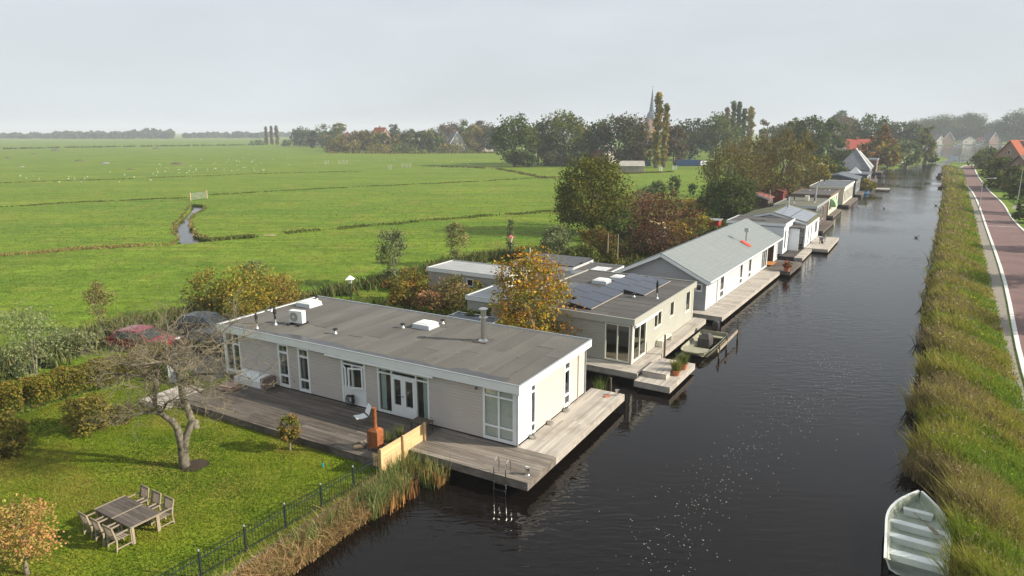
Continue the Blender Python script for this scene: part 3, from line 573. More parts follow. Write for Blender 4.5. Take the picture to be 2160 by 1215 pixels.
for (X, Y, r_, hh, lb) in ((-4.75,-2.3,.24,.34,'round pale planter with wispy green weeds behind the new wooden screen'), (-5.0,-2.85,.22,.3,'smaller pale planter with dry stalks beside the rusty fireplace')):
    t = thing('planter', lb, 'planter', HM.p(X,Y,.752), 0); MB().lathe((0,0,0), [(r_*.75,0),(r_,hh),(r_*1.05,hh),(r_*.92,hh-.03),(r_*.9,hh-.08),(.02,hh-.08)], 16).build('pot', mat('stone_pot', (.4,.38,.3), .8), t)
    n = 90; P = np.c_[RNG.normal(0,.1,n), RNG.normal(0,.1,n), np.full(n,hh-.08)]
    blades(P, RNG.uniform(.25,.75,n), np.full(n,.03), pick([(.1,.15,.03),(.2,.17,.06),(.06,.1,.02)], n, RNG), RNG, .35, name='foliage', parent=t)
# new wooden screen of boards
t = thing('wooden_screen', 'new honey coloured board screen beside the water and rusty fireplace', 'fence', HM.p(-4.1,-4.55,0), HM.rz())
for y in (0.,1.5,3.05): MB().box(.03,.13,y-.05,y+.05,.1,1.62).build('post', NEWWOOD, t)
for i in range(6): piece('board', (0,1.52,.52+i*.19), (3.2,.03,.183), NEWWOOD, t, rz=math.pi/2)
for i in range(3): piece('board', (-.17,-.06,.9+i*.19), (.28,.03,.183), NEWWOOD, t)
PALEMETAL = mat('pale_rail', (.33,.30,.26), .5)
# ---- 2: sage houseboat with solar panels
H2 = Frame(G(1329,770,.7), 31.5)
h = House('houseboat', 'sage green houseboat with dark flat roof carrying long rows of solar panels', 'houseboat', H2, -8.6, 0., 0.15, 12.3, .72, 3.2, 'houseboats moored along the canal'); h2 = h
h.win('F', -1.77, -.12, .74, 3.12, cols=(.5,), fw=.07, m=CREAMW)
h.win('R', .3, 2.45, .74, 3.0, cols=(.5,), fw=.09, m=CREAMW); h.win('R', 3.84, 5.32, 1.95, 3.05, cols=(.5,), fw=.09, m=CREAMW); h.win('R', 6.95, 7.86, 2.0, 3.18, fw=.09, m=CREAMW); h.win('R', 10.45, 11.55, 1.55, 3.18, fw=.1, m=CREAMW)
for s_ in 'FRBL': h.clad(s_, SAGE, .17)
h.box('floor', INTER, -8.4, -.1, .3, 12.2, .7, .73); h.box('inner_wall', INWALL, -5, -4.9, .3, 12.2, .73, 3.2); h.box('partition', INWALL, -4.9, -.1, 3.1, 3.2, .73, 3.2)
for y in (.19, 12.26): h.box('corner_post', CREAMW, -.04, .06, y-.05, y+.05, .72, 3.2)
h.flat_roof(.2, 3.55, .36, SAGE, FELTD, 1.05, along='X', seed=8)
for k_ in range(6):                                              # two tilted rows and the far row
    y0 = .9+k_*1.82; h.solar([(-3.15,y0,3.62),(-3.15,y0+1.78,3.62),(-4.72,y0+1.78,3.86),(-4.72,y0,3.86)])
for k_ in range(3):
    y0 = 6.2+k_*1.82; h.solar([(-1.62,y0,3.62),(-1.62,y0+1.78,3.62),(-3.1,y0+1.78,3.85),(-3.1,y0,3.85)])
for k_ in range(2):
    y0 = 2.9+k_*1.82; h.solar([(-4.85,y0,3.62),(-4.85,y0+1.78,3.62),(-6.35,y0+1.78,3.85),(-6.35,y0,3.85)])
b = MB()
for y in (.92,6.22): b.add([(-3.15,y,3.56),(-4.72,y,3.56),(-4.72,y,3.82)] if y < 2 else [(-1.62,y,3.56),(-3.1,y,3.56),(-3.1,y,3.81)], [(0,1,2)])
b.build('panel_end_plate', BLACK, h.roof)
b = MB()
for x, ya, yb in ((-3.13,.9,11.8),(-1.6,6.2,11.65),(-4.83,2.9,6.5)): MB().box(x,x+.06,ya,yb,3.575,3.615).build('panel_rail', PALEMETAL, h.roof)
h.skylight(-5.8,8.5,3.55,1.1,.9); h.skylight(-5.2,10.2,3.55,1.0,.8); h.vent(-2.1,5.6,3.55,.3,'white'); h.vent(-.6,6.0,3.55,.85)
MB().add([(-7.6,5.0,3.574),(-6.6,5.6,3.574),(-6.7,7.2,3.574),(-7.6,7.6,3.574),(-8.3,6.6,3.574)], [(0,1,2,3,4)]).build('puddle', mat('rain_puddle', (.03,.03,.03), .04, .1, 1), h.roof)
h.box('awning_cassette', WHITE, .03, .22, .25, 4.1, 3.02, 3.18)
h.downpipe(.05,.05,.72,3.3,.05,-.1,CREAMW)
pontoon(h, -8.3, .55, -.6, 12.4, .42)
h.deck([(-3.2,.95,-1.25,.13,'X')], .7, PLANKD, seed=11); h.deck([(.0,.95,.14,12.9,'Y')], .699, PLANKD, seed=12)
h.deck([(1.05,3.2,-2.0,2.75,'Y')], .55, PLANKD, seed=13)
o = h.deck([(1.12,2.6,-.95,1.3,'Y')], .86, PLANKD, seed=14)
o = tag(MB().box(0,.42,0,1.9,.36,.41).box(0,.42,0,.06,0,.36).box(0,.42,1.84,1.9,0,.36).build('bench', CREAMW), 'cream wooden bench against the sage clapboard wall', 'bench'); o.location = H2.p(.08,4.4,.705); o.rotation_euler = (0,0,H2.rz())
def potted(name, X, Y, z, r, lb, fr, pal=((.22,.24,.05),(.3,.27,.08),(.13,.18,.04))):
    t = thing('potted_grass', lb, 'potted plant', fr.p(X,Y,z), 0, None); MB().lathe((0,0,0), [(r*.7,0),(r*.98,r*1.1),(r*1.08,r*1.1),(r*1.08,r*1.3),(r*.95,r*1.3),(r*.9,r*1.15),(.02,r*1.15)], 18).build('pot', TERRA, t)
    n = 420; P = np.c_[RNG.normal(0,r*.35,n), RNG.normal(0,r*.35,n), np.full(n,r*1.1)]
    blades(P, RNG.uniform(.35,.8,n), np.full(n,.03), pick(pal, n, RNG), RNG, .38, name='foliage', parent=t)
potted('p', 2.85, .1, .555, .25, 'terracotta pot of tawny grass at the corner of the landing stage', H2)
potted('p', 2.85, 1.35, .555, .29, 'larger terracotta pot of green grass beside the moored work boat', H2, ((.12,.17,.05),(.24,.24,.08),(.09,.13,.04)))
for (X, Y, hh, lb) in ((1.1,3.05,2.0,'rusty mooring pole between landing stage and work boat'), (.2,-3.4,1.0,'thin wooden stake in the water between the two nearest decks'), (3.7,8.3,1.0,'weathered mooring post outside the work boat, middle of three'), (3.75,6.2,.9,'weathered mooring post outside the work boat bow'), (3.75,11.2,1.1,'weathered mooring post outside the work boat engine end')):
    o = tag(MB().tube([(0,0,-.6),(.01,0,hh*.5),(0,.02,hh)], [.07,.065,.06], 9).build('mooring_post', DARKWOOD), lb, 'post', 'mooring posts beside the work boat'); o.location = H2.p(X,Y,0)
o = tag(MB().bar((0,0,.55),(0,5.6,.62),.06,.2).build('mooring_beam', TEAK), 'long grey timber rail along the outer side of the work boat', 'rail'); o.location = H2.p(3.72,5.9,0); o.rotation_euler = (0,0,H2.rz())
# work boat (flat aluminium boat with outboard)
t = thing('work_boat', 'flat olive aluminium work boat with black outboard and covered console', 'boat', H2.p(2.25,8.2,-.08), H2.rz())
ALU = mat('olive_aluminium', (.30,.29,.21), .5, .2, 2, stain=.3, stain_col=(.14,.13,.09))
prof = []
for y, wb, wt, zb, zt in ((-3.2,.42,.62,.5,.62),(-2.9,.6,.8,.28,.6),(-2.2,.75,.95,.08,.55),(0,.8,1.0,.0,.52),(2.4,.8,1.0,.0,.52)):
    prof.append([(-wt,y,zt),(-wb,y,zb),(wb,y,zb),(wt,y,zt),(wt-.06,y,zt),(wb-.06,y,zb+.06),(-wb+.06,y,zb+.06),(-wt+.06,y,zt)])
MB().tube_rings(prof).build('hull', ALU, t); MB().box(-.78,.78,-2.85,-1.6,.42,.47).build('foredeck', ALU, t); MB().box(-.86,.86,1.5,1.9,.36,.42).build('thwart', ALU, t); MB().box(-.9,.9,2.33,2.42,.05,.6).build('transom', ALU, t); MB().box(-.86,-.5,-1.3,.2,.3,.34).build('side_bench', ALU, t)
MB().tube_rings([[(-.4,-.5,.08),(.4,-.5,.08),(.42,.5,.08),(-.42,.5,.08)],[(-.4,-.45,.75),(.4,-.45,.75),(.42,.5,.8),(-.42,.5,.8)],[(-.18,-.1,1.05),(.2,-.1,1.05),(.22,.25,1.08),(-.2,.25,1.08)]]).build('console_cover', mat('dark_canvas', (.055,.052,.05), .85, .3, 4), t)
ob = MB().tube_rings([[(x*a,2.62+y*c,z) for x, y in ((-.2,-.26),(.2,-.26),(.24,0),(.2,.3),(-.2,.3),(-.24,0))] for a, c, z in ((.7,.7,.6),(1,1,.72),(1.05,1.1,1.0),(.9,1.0,1.22),(.5,.6,1.32))]).build('outboard', BLACK, t); MB().box(-.07,.07,2.5,2.75,-.35,.62).build('outboard_leg', BLACK, ob)
# ---- 3: long grey gabled houseboat
H3 = Frame(G(1486,653,.7), 32.4)
h = House('houseboat', 'long grey clapboard houseboat with pitched grey metal roof and white gable trim', 'houseboat', H3, -7.35, 0., 0., 26.6, .62, 3.05, 'houseboats moored along the canal'); h3 = h
h.win('F', -.85, -.28, 2.1, 2.75, fw=.1)
h.win('R', .75, 2.8, 2.35, 2.82, cols=(.5,), fw=.1)
for a0, a1, rw in ((3.9,5.2,(.33,)),(10.3,11.4,(.3,)),(13.5,14.7,(.3,)),(26.0,26.5,())): h.win('R', a0, a1, .66, 2.8, rows=rw, fw=.14)
h.win('R', 18.9, 21.3, .66, 2.75, cols=(.34,.67), fw=.12)
h.open['R'].append((21.6,24.6,.62,2.9)); h.box('recess_wall', BROWNC, -1.2, -1.1, 21.5, 24.7, .62, 3.0); h.box('recess_side', BROWNC, -1.1, -.02, 24.6, 24.7, .62, 3.0); h.box('recess_side', BROWNC, -1.1, -.02, 21.5, 21.6, .62, 3.0); h.box('door_mat', mat('orange_mat', (.5,.2,.04), .9), -.9, .5, 22.0, 24.2, .735, .76)
for s_ in 'RL': h.clad(s_, GREYC, .17)
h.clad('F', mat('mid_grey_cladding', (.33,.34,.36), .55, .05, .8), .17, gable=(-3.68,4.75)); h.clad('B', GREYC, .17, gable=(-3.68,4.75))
h.box('floor', INTER, -7.2, -.1, .1, 26.5, .6, .63); h.box('inner_wall', INWALL, -3.5, -3.4, .1, 26.5, .63, 3.0)
h.gable_roof(.42, 2.98, 4.95, METALR, xr=-3.68, barge=WHITE, tile=.36)
MB().tube([(.46,-.4,3.0),(.46,27,3.0)], .06, 8).build('gutter', WHITE, h.root); h.downpipe(.04,3.1,.7,2.95,.3,0.); 
c = MB().tube([(-1.0,16.2,4.0),(-1.0,16.2,4.95)], .09, 12).build('chimney', ZINC, h.roof); MB().box(-1.2,-.8,16.0,16.4,4.95,5.3).build('chimney_cap', ZINC, c); MB().add([(-1.5,15.8,4.0),(-.5,15.8,3.5),(-.5,16.7,3.5),(-1.5,16.7,4.0)], [(0,1,2,3)]).build('flashing', mat('red_flashing', (.5,.06,.03), .6), c); bpy.context.view_layer.update()
h.box('air_conditioner', CREAMW, -7.1, -6.3, -.42, -.06, 2.1, 2.75)
pontoon(h, -7.2, .6, -.1, 26.5, .42)
h.deck([(-1.3,1.75,-1.2,-.03,'X')], .6, PLANKD, seed=21); h.deck([(.02,1.75,-.02,20.0,'X')], .599, PLANKD, seed=22); h.deck([(.02,2.7,20.02,26.5,'X')], .6, PLANK, seed=23)
t = thing('flower_tub', 'tub of red flowers at the edge of the long grey deck', 'flower pot', H3.p(2.3,20.3,.605), 0)
MB().lathe((0,0,0), [(.2,0),(.3,.35),(.33,.35),(.25,.33),(.02,.3)], 14).build('tub', TERRA, t)
n = 260; P = RNG.normal(0,.2,(n,3))+np.array([0,0,.55]); V, F, C = leaf_geo(P, np.full(n,.12), pick([(.36,.04,.03),(.25,.03,.03),(.09,.13,.03),(.07,.11,.02)], n, RNG), RNG); np_mesh('flowers', V, F, None, C, LEAF, t)
# ---- 4: white houseboat, flat front part and low pitched rear with solar roof
H4 = Frame((31.57,78.73), 31.0)
h = House('houseboat', 'white houseboat with dark flat roof, porch and low pitched solar roof', 'houseboat', H4, -6.4, 0., 0., 6., .6, 3.75, 'houseboats moored along the canal')
h.win('R', .5, 1.6, 1.0, 3.4, fw=.12); h.win('R', 3.4, 4.0, .9, 1.8, fw=.1); h.win('R', 5.0, 5.5, .9, 1.8, fw=.1)
for s_ in 'FRBL': h.clad(s_, WHITEC, .2)
h.flat_roof(.2, 4.15, .3, WHITE, FELTD, 1.2, along='X', seed=31)
MB().add([(-4.2,1.6,4.165),(-2.6,1.4,4.165),(-2.2,2.6,4.165),(-4.4,2.4,4.165)], [(0,1,2,3)]).build('puddle', MATS['rain_puddle'], h.roof)
pontoon(h, -6.2, 1.4, -.2, 18.6, .4)
sx0, sx1, sy0, sy1 = h.x0, h.x1, h.y0, h.y1
h.x0, h.x1, h.y0, h.y1 = -6.9, 1.5, 6.25, 18.; h.open = {k: [] for k in 'FRBL'}; h.z1 = 3.5
h.win('R', 8.2, 9.2, .65, 3.0, fw=.12); h.win('R', 10.6, 11.6, .65, 3.0, fw=.12); h.win('R', 14, 16.4, 1.2, 3.0, cols=(.5,), fw=.12); h.win('F', .12, 1.38, .62, 2.95, fw=.1, m=DGREYC, name='door')
h.clad('F', WHITEC, .2, gable=(-2.7,4.5)); h.clad('B', WHITEC, .2, gable=(-2.7,4.5)); h.clad('R', WHITEC, .2); h.clad('L', WHITEC, .2)
h.gable_roof(.3, 3.6, 4.75, mat('patchy_brown_felt', (.115,.10,.07), .9, .4, .6, col2=(.10,.11,.05)), xr=-2.7, barge=WHITE)
for i in range(5):
    for j in range(2):
        x0_, x1_ = -2.4+j*1.95, -2.4+j*1.95+1.9; y0_ = 6.5+i*2.0; zf = lambda x: 4.75-(x+2.7)/(1.8+2.7)*1.15+.06
        h.solar([(x1_,y0_,zf(x1_)),(x1_,y0_+1.95,zf(x1_)),(x0_,y0_+1.95,zf(x0_)),(x0_,y0_,zf(x0_))], mat('pale_solar', (.20,.225,.265), .25, .1, 1))
h.box('porch_roof', FELTD, .02, 1.5, 3.2, 6.1, 3.28, 3.42); h.box('porch_wall', WHITEC, .02, 1.2, 3.4, 3.5, .6, 3.28); 
c = MB().tube([(-2.0,14.0,4.4),(-2.0,14.0,6.1)], .12, 12).build('chimney', ZINC, h.roof); MB().lathe((-2.0,14.0,6.1), [(.13,0),(.22,.02),(.2,.16),(.02,.2)], 12).build('chimney_cap', BLACK, c)
o = tag(MB().tube([(-.02,.22*math.cos(a),.22*math.sin(a)) for a in np.linspace(0,6.283,24)], .05, 6, cap=False).build('life_ring', WHITE), 'white life ring hung on the white houseboat wall beside the glass door', 'life ring'); o.location = H4.p(.12,2.4,2.5); o.rotation_euler = (0,0,H4.rz())
h.deck([(1.5,2.4,-1.0,6.4,'X')], .5, PLANKD, seed=41, w=.25); h.deck([(1.55,4.2,6.5,18.,'X')], .55, PLANKD, seed=42, w=.25)
t = thing('deck_table', 'small dark bistro table on the white houseboat deck', 'table', H4.p(2.9,11.5,.555), 0); MB().lathe((0,0,.7), [(.5,0),(.5,.04),(.02,.05)], 16).build('tabletop', DGREYC, t); MB().tube([(0,0,0),(0,0,.7)], [.2,.04], 8).build('pedestal', BLACK, t)
for i in range(2):
    t = thing('deck_chair', 'dark bistro chair at the small table on the pale deck', 'chair', H4.p(2.9,10.5+2.0*i,.555), math.pi*i+H4.rz(), 'bistro chairs'); MB().box(-.22,.22,-.22,.22,.42,.46).build('seat', DGREYC, t); MB().box(-.22,.22,-.24,-.2,.5,.9).build('backrest', DGREYC, t)
    for x in (-.2,.2):
        for y in (-.2,.2): MB().bar((x,y,0),(x,y,.42),.03).build('leg', BLACK, t)
# ---- 5..11: the row beyond
def rowboat_house(name, label, o, az, W_, L_, zt, wallm, fas, felt, wins, deck_w=1.0, fm=None, clad=.22, dm=PLANK, seed=50, roof='flat', sheets=True, zr=None, front=None, wallF=None):
    f = Frame(o, az); h = House(name, label, 'houseboat', f, -W_, 0., 0., L_, .55, zt-.32 if roof == 'flat' else zt, 'houseboats moored along the canal')
    for w_ in wins: h.win('R', *w_, fw=.14, m=fm or WHITE, glass=SHADEGLASS)
    for w_ in (front or []): h.win('F', *w_, fw=.12, m=fm or WHITE, glass=SHADEGLASS)
    g = None if roof != 'gable' else (-W_/2, zr-.15)
    h.clad('F', wallF or wallm, clad, gable=g); h.clad('B', wallm, clad, gable=g); h.clad('R', wallm, clad); h.clad('L', wallm, clad)
    if roof == 'flat': h.flat_roof(.22, zt, .32, fas, felt, 1.6, along='X', seed=seed, sheets=sheets)
    elif roof == 'gable': h.gable_roof(.3, zt, zr, felt, barge=fas)
    h.box('interior', INWALL, -W_+.3, -.9, .3, L_-.3, .56, .6); pontoon(h, -W_+.1, deck_w-.1, .1, L_-.1, .3)
    h.deck([(.02,deck_w,0,L_,'X')], .5, dm, seed=seed, w=.4); return h
h = rowboat_house('houseboat', 'dark brown wooden houseboat with mossy flat roof and vertical windows', (44.,98.98), 31., 5.6, 13.6, 4., BROWNC, ZINC, mat('mossy_felt', (.12,.115,.085), .9, .3, .6, col2=(.13,.13,.09)), [(1.0,2.2,1.2,3.4),(3.,4.2,1.2,3.4),(5,6.2,1.2,3.4),(8,9.5,1.2,3.4)], 1.3, fm=ZINC, seed=51)
h.vent(-4.6,4.0,4.,.7); h.vent(-3.6,3.8,4.,.7); h.vent(-1.0,6.0,4.,.5); c = MB().tube([(-1.0,6.6,4.),(-1.0,6.6,6.6)], .13, 12).build('chimney', ZINC, h.roof); h.box('roof_box', CREAMW, -2.8,-2.2,8.6,9.2,4.0,4.75,h.roof)
h6 = rowboat_house('houseboat', 'cream houseboat with brown front wall and round green window awning', (54.04,116.73), 31., 5.9, 13., 4., CREAMC, mat('brown_fascia', (.16,.105,.075), .6), FELTD, [(4.6,5.6,.8,3.3),(7.,8.4,1.2,3.3),(10,11.4,1.2,3.3)], .9, seed=52, wallF=mat('tan_board_wall', (.27,.23,.18), .7))
a_ = MB(); ys = (1.0,4.0); rr_ = [[(.04+1.0*math.sin(a), y, 1.9+1.4*math.cos(a)) for a in np.linspace(0, math.pi/2, 9)] for y in ys]
a_.tube_rings(rr_, closed=False)
for r_ in rr_: a_.add([(.04, r_[0][1], 1.9)]+r_, [tuple(range(10))])
a_.build('awning', mat('green_awning', (.26,.40,.24), .8, .1, 2), h6.root); h6.vent(-4.4,9.0,4.,.5,'white'); h6.vent(-3.4,9.4,4.,.5,'white'); h6.vent(-2.,10.2,4.,.5,'white'); h6.vent(-1.2,10.3,4.,.8,'white')
h7 = rowboat_house('houseboat', 'pale cream houseboat with slate blue roof and many tall canal windows', (64.86,134.27), 31., 6.1, 19., 4., CREAMC, CREAMW, FELTB, [(1+i*2.6,2.6+i*2.6,.7,3.3) for i in range(7)], 1.2, seed=53); h7.vent(-5.2,5,4.,.7); h7.vent(-4.6,8,4.,.6)
h8 = rowboat_house('houseboat', 'dark charcoal houseboat with low gable and two roof lights', (78.39,157.), 30.6, 7.9, 13., 3.9, DGREYC, mat('blue_grey_trim', (.14,.17,.22), .5), FELTB, [(1.5,3,1.2,3.2),(6,8,1.2,3.2)], 1.4, seed=54, roof='gable', zr=5.0, front=[(-3.2,-.8,1.4,2.8,(.5,),())])
MB().box(-6.6,-.4,-8.,-.2,3.5,3.75).build('lean_to_roof', FELTB, h8.root); 
for i in range(2): MB().box(-5.4+i*2.6,-3.6+i*2.6,-5.2,-2.4,3.755,3.85).build('roof_light', mat('opal_roof_light', (.38,.38,.38), .3, .1, 1), h8.root)
MB().box(-6.5,-.5,-7.9,-.3,.5,3.5).build('lean_to', DGREYC, h8.root)
h9 = rowboat_house('houseboat', 'black flat roofed houseboat with a pyramid shaped glass roof lantern', (90.5,176.), 31., 7., 15., 3.9, DGREYC, mat('slate_trim', (.1,.12,.15), .5), FELTB, [(2,4,.8,3.2),(7,10,.8,3.2)], 1.5, seed=55)
MB().add([(-4.9,4,3.9),(-1.9,4,3.9),(-1.9,10,3.9),(-4.9,10,3.9),(-3.4,7,5.4)], [(0,1,4),(1,2,4),(2,3,4),(3,0,4)]).build('roof_lantern', mat('grey_lantern_glass', (.34,.36,.38), .25, .1, 1), h9.roof)
h10 = rowboat_house('houseboat', 'brown houseboat with tall hipped grey slate roof and brick chimney', (102.5,198.5), 30., 8.6, 15., 4., BROWNC, ZINC, FELTB, [(1+i*2.6,2.4+i*2.6,.9,3.4) for i in range(5)], 2.0, seed=56, sheets=False, front=[(-7.5,-6,1.2,3.2),(-3,-1.5,1.2,3.2)])
hip = MB().add([(-8.9,-.3,4.02),(.3,-.3,4.02),(.3,15.3,4.02),(-8.9,15.3,4.02),(-4.3,6.0,9.6),(-4.3,9.0,9.6)], [(0,1,4),(1,2,5,4),(2,3,5),(3,0,4,5)]).build('hipped_roof', mat('grey_slate', (.17,.175,.19), .6, .25, 1.2, bump=.3), h10.roof)
MB().bar((.32,-.32,4.1),(-4.3,6.0,9.7),.25).bar((.32,15.3,4.1),(-4.3,9.0,9.7),.25).build('hip_flashing', WHITE, h10.roof); MB().box(-4.1,-3.3,8.6,9.4,9.0,10.5).build('chimney', mat('red_brick', (.30,.12,.08), .85, .25, 4), h10.roof)
h11 = rowboat_house('houseboat', 'reddish brown box shaped houseboat with grey flat roof, last in the row', (128.0,243.5), 30., 7., 14., 5., mat('red_brown_boards', (.15,.085,.07), .7, .2), ZINC, FELTB, [(2,4,1,3.6),(8,10,1,3.6)], 2., seed=57)
# ------------------------------------------------------------------ sheds behind the houseboats
def shed(name, label, fr, x0, x1, y0, y1, z1, wallm, fas, felt, wins=(), cat='shed', clad=.17, door=None, fh=.28, sheets=True, sw=1.1):
    h = House(name, label, cat, fr, x0, x1, y0, y1, LZ+.02, z1-fh)
    for sd, *w_ in wins: h.win(sd, *w_, fw=.08)
    if door: h.open[door[0]].append((door[1],door[2],LZ+.02,door[3])); d = h.wbox(MB(), *door[:3], LZ+.03, door[3], -.02, .03).build('door', WHITE, h.root); h.wbox(MB(), door[0], door[1]+.08, door[1]+.12, 1.3, 1.45, .03, .07).build('handle', BLACK, d)
    for s_ in 'FRBL': h.clad(s_, wallm, clad)
    h.flat_roof(.12, z1, fh, fas, felt, sw, along='X', seed=len(label), sheets=sheets); return h
s1 = shed('garden_shed', 'long grey garden shed with white edged pale flat roof behind shrubs', HM, -22.3, -14.3, 23.5, 27.4, 2.75, mat('greige_cladding', (.34,.325,.30), .6, .08), WHITE, mat('pale_felt', (.34,.35,.355), .8, .15, 1.0, stain=.3, stain_col=(.22,.22,.21)), [('F',-18.2,-17.5,1.5,2.2)], door=('R',23.9,24.9,2.4))
for x in (-17.1,): MB().lathe((x,23.34,1.7), [(.02,0),(.09,.04),(.11,.25),(.14,.27),(.02,.38)], 8).build('wall_lantern', BLACK, s1.root)
s2 = shed('carport', 'dark roofed carport with solar panels and white edge behind the maple', HM, -16.4, -10.6, 28.8, 33.0, 2.95, GREYC, WHITE, FELTD, sheets=False)
for i in range(3):
    for j in range(2): s2.solar([(-16.2+i*1.9,28.95+j*2.0,3.06),(-14.35+i*1.9,28.95+j*2.0,3.06),(-14.35+i*1.9,30.9+j*2.0,3.2),(-16.2+i*1.9,30.9+j*2.0,3.2)], mat('brown_solar', (.055,.05,.052), .3, .1, 1))
s2b = shed('store_room', 'low store with dark roof and white trim joined to the carport', HM, -10.3, -7.2, 28.2, 32.0, 2.9, GREYC, WHITE, FELTD, sw=.9)
b = MB()
for i in range(4):
    for j in range(3): b.box(-9.0+i*.36,-8.7+i*.36,29.0+j*.55,29.5+j*.55,2.93,2.96)
b.build('roof_light', mat('grid_light', (.6,.62,.64), .4), s2b.roof, kind='stuff')
s3 = shed('bike_shed', 'small shed with blue grey flat roof between houseboat and maple', HM, -11.2, -7.9, 9.6, 11.9, 2.75, GREYC, ZINC, FELTB, sw=1.2)
s4 = shed('side_annex', 'flat roofed annex with pale parapet half hidden by the orange maple', HM, -12.9, -8.3, 15.6, 19.3, 2.95, SAGE, WHITE, FELTB, sw=1.2)
def at(px, py, z=LZ): return G(px, py, z)
C2 = lambda px, py: Frame(at(px, py), 31.)
for (px, py, w_, d_, zt, rf, lb, wl) in ((1618,440,5.5,5,2.9,(.24,.075,.06),'dark wooden boathouse with mossy red roof beside the evergreen',BROWNC), (1650,432,6,7,3.6,(.26,.07,.05),'red tiled garden shed behind the dark brown houseboat',mat('red_boards', (.25,.06,.05), .7)), (1688,420,6,5,2.8,(.2,.2,.21),'dark shed with pale grey roof near the birches',BROWNC), (1745,365,7,6,3.2,(.42,.42,.42),'small pale roofed outbuilding among the yellow trees',GREYC), (1400,505,4.5,3,2.5,(.32,.26,.09),'open timber pergola with mossy roof beneath the purple tree',BROWNC)):
    fr = C2(px, py); h = House('outbuilding', lb, 'shed', fr, -w_, 0, 0, d_, LZ+.02, zt-.6, None); h.open['F'].append((-w_*.7,-w_*.3,LZ,2.2)); h.wbox(MB(),'F',-w_*.7,-w_*.3,LZ+.02,2.1,-.02,.0).build('door', DARKWOOD, h.root)
    for s_ in 'FRBL':
        h.clad(s_, wl, .25, gable=(-w_/2, zt-.1) if s_ in 'FB' else None)
    h.gable_roof(.25, zt-.62, zt+.35, mat('roof_%d' % px, rf, .85, .35, 1.2, bump=.3, col2=tuple(c*.8+.03 for c in rf)), barge=WHITE if px in (1618,1745) else None)
t = thing('raised_planter_shed', 'low red sided lean-to with corrugated roof beyond the grey roof ridge', 'shed', at(1490,478), -.5); MB().box(-2,2,-1,1,0,1.1).build('wall', mat('red_panel', (.35,.03,.02), .6), t); MB().box(-2.2,2.2,-1.2,1.2,1.1,1.2).build('roof', ZINC, t)
# ------------------------------------------------------------------ far houses
def gable_house(label, base, w_, d_, he, hr, rz, wallm, roofm, wins=2, chimney=True, group='houses of the village', trim=None, name='house', cat='house'):
    t = thing(name, label, cat, base, rz, group)
    MB().add([(-w_/2,0,0),(w_/2,0,0),(w_/2,0,he),(0,0,hr),(-w_/2,0,he),(-w_/2,d_,0),(w_/2,d_,0),(w_/2,d_,he),(0,d_,hr),(-w_/2,d_,he)], [(0,1,2,3,4),(9,8,7,6,5),(1,6,7,2),(5,0,4,9)]).build('wall', wallm, t)
    e = .35; sl = (hr-he)/(w_/2); r = MB()
    for sg in (-1,1): 
        a, b_ = (0,-e,hr+.15), (sg*(w_/2+e),-e,he-sl*e+.15); c_, d2 = (sg*(w_/2+e),d_+e,he-sl*e+.15), (0,d_+e,hr+.15); n_ = Vector((0,0,-.2))
        r.add([Vector(a),Vector(b_),Vector(c_),Vector(d2),Vector(a)+n_,Vector(b_)+n_,Vector(c_)+n_,Vector(d2)+n_], [(0,1,2,3),(7,6,5,4),(0,4,5,1),(1,5,6,2),(2,6,7,3)])
    ro = r.build('roof', roofm, t)
    if trim:
        b2 = MB()
        for sg in (-1,1): b2.bar((0,-e-.03,hr+.1),(sg*(w_/2+e),-e-.03,he-sl*e+.1),.08,.4)
        b2.build('barge_board', trim, t)
    if chimney: MB().box(-.45,.45,d_*.5,d_*.5+.9,hr-.6,hr+1.2).build('chimney', mat('red_brick', (.30,.12,.08), .85, .25, 4), ro)
    for i in range(wins):
        x = -w_/2+w_*(i+.5)/wins; o = MB().box(x-.75,x+.75,-.06,.0,he*.3,he*.3+1.7).build('window', WHITE, t); MB().box(x-.62,x+.62,-.08,-.065,he*.3+.12,he*.3+1.58).build('pane', SOLAR, o)
    if hr-he > 3: o = MB().box(-.6,.6,-.06,0,he+.6,he+2.0).build('window', WHITE, t); MB().box(-.48,.48,-.08,-.065,he+.7,he+1.9).build('pane', SOLAR, o)
    for i in range(2):
        y = d_*(i+.5)/2; o = MB().box(w_/2,w_/2+.06,y-.7,y+.7,he*.3,he*.3+1.6).build('window', WHITE, t); MB().box(w_/2+.065,w_/2+.08,y-.58,y+.58,he*.3+.12,he*.3+1.48).build('pane', SOLAR, o)
    return t
BRK = mat('far_brick', (.27,.17,.13), .85, .2, 1); STUC = mat('far_stucco', (.55,.52,.46), .8, .1, 1); GRB = mat('far_green_boards', (.10,.13,.11), .7, .2, 1)
TILE = mat('orange_tiles', (.42,.11,.05), .8, .25, 1.5, bump=.3); SLT = mat('dark_tiles', (.09,.09,.10), .7, .25, 1.5, bump=.3)
for (px, py, w_, d_, he, hr, rz, wm_, rm_, lb, tr) in (
    (1984,304.0,11,14,4,10.5,.1,STUC,SLT,'pale stepped gable house on the far lake shore beside willows',None), (2000,304.0,13,15,5,13.5,0.,BRK,SLT,'brown gabled farmhouse with white roof edges on the far lake shore',WHITE),
    (2045,304.2,16,9,4.5,9,.05,STUC,SLT,'low cream house with dormer across the lake',None), (2073,304.2,8,9,4,7.5,.0,STUC,TILE,'small cream cottage across the lake beside the dormer house',None), (2096,304.3,13,12,4,13,.25,BRK,SLT,'steep roofed brick house across the lake among tall trees',WHITE)):
    gable_house(lb, at(px, py), w_, d_, he, hr, rz, wm_, rm_, trim=tr, group='houses on the far lake shore')
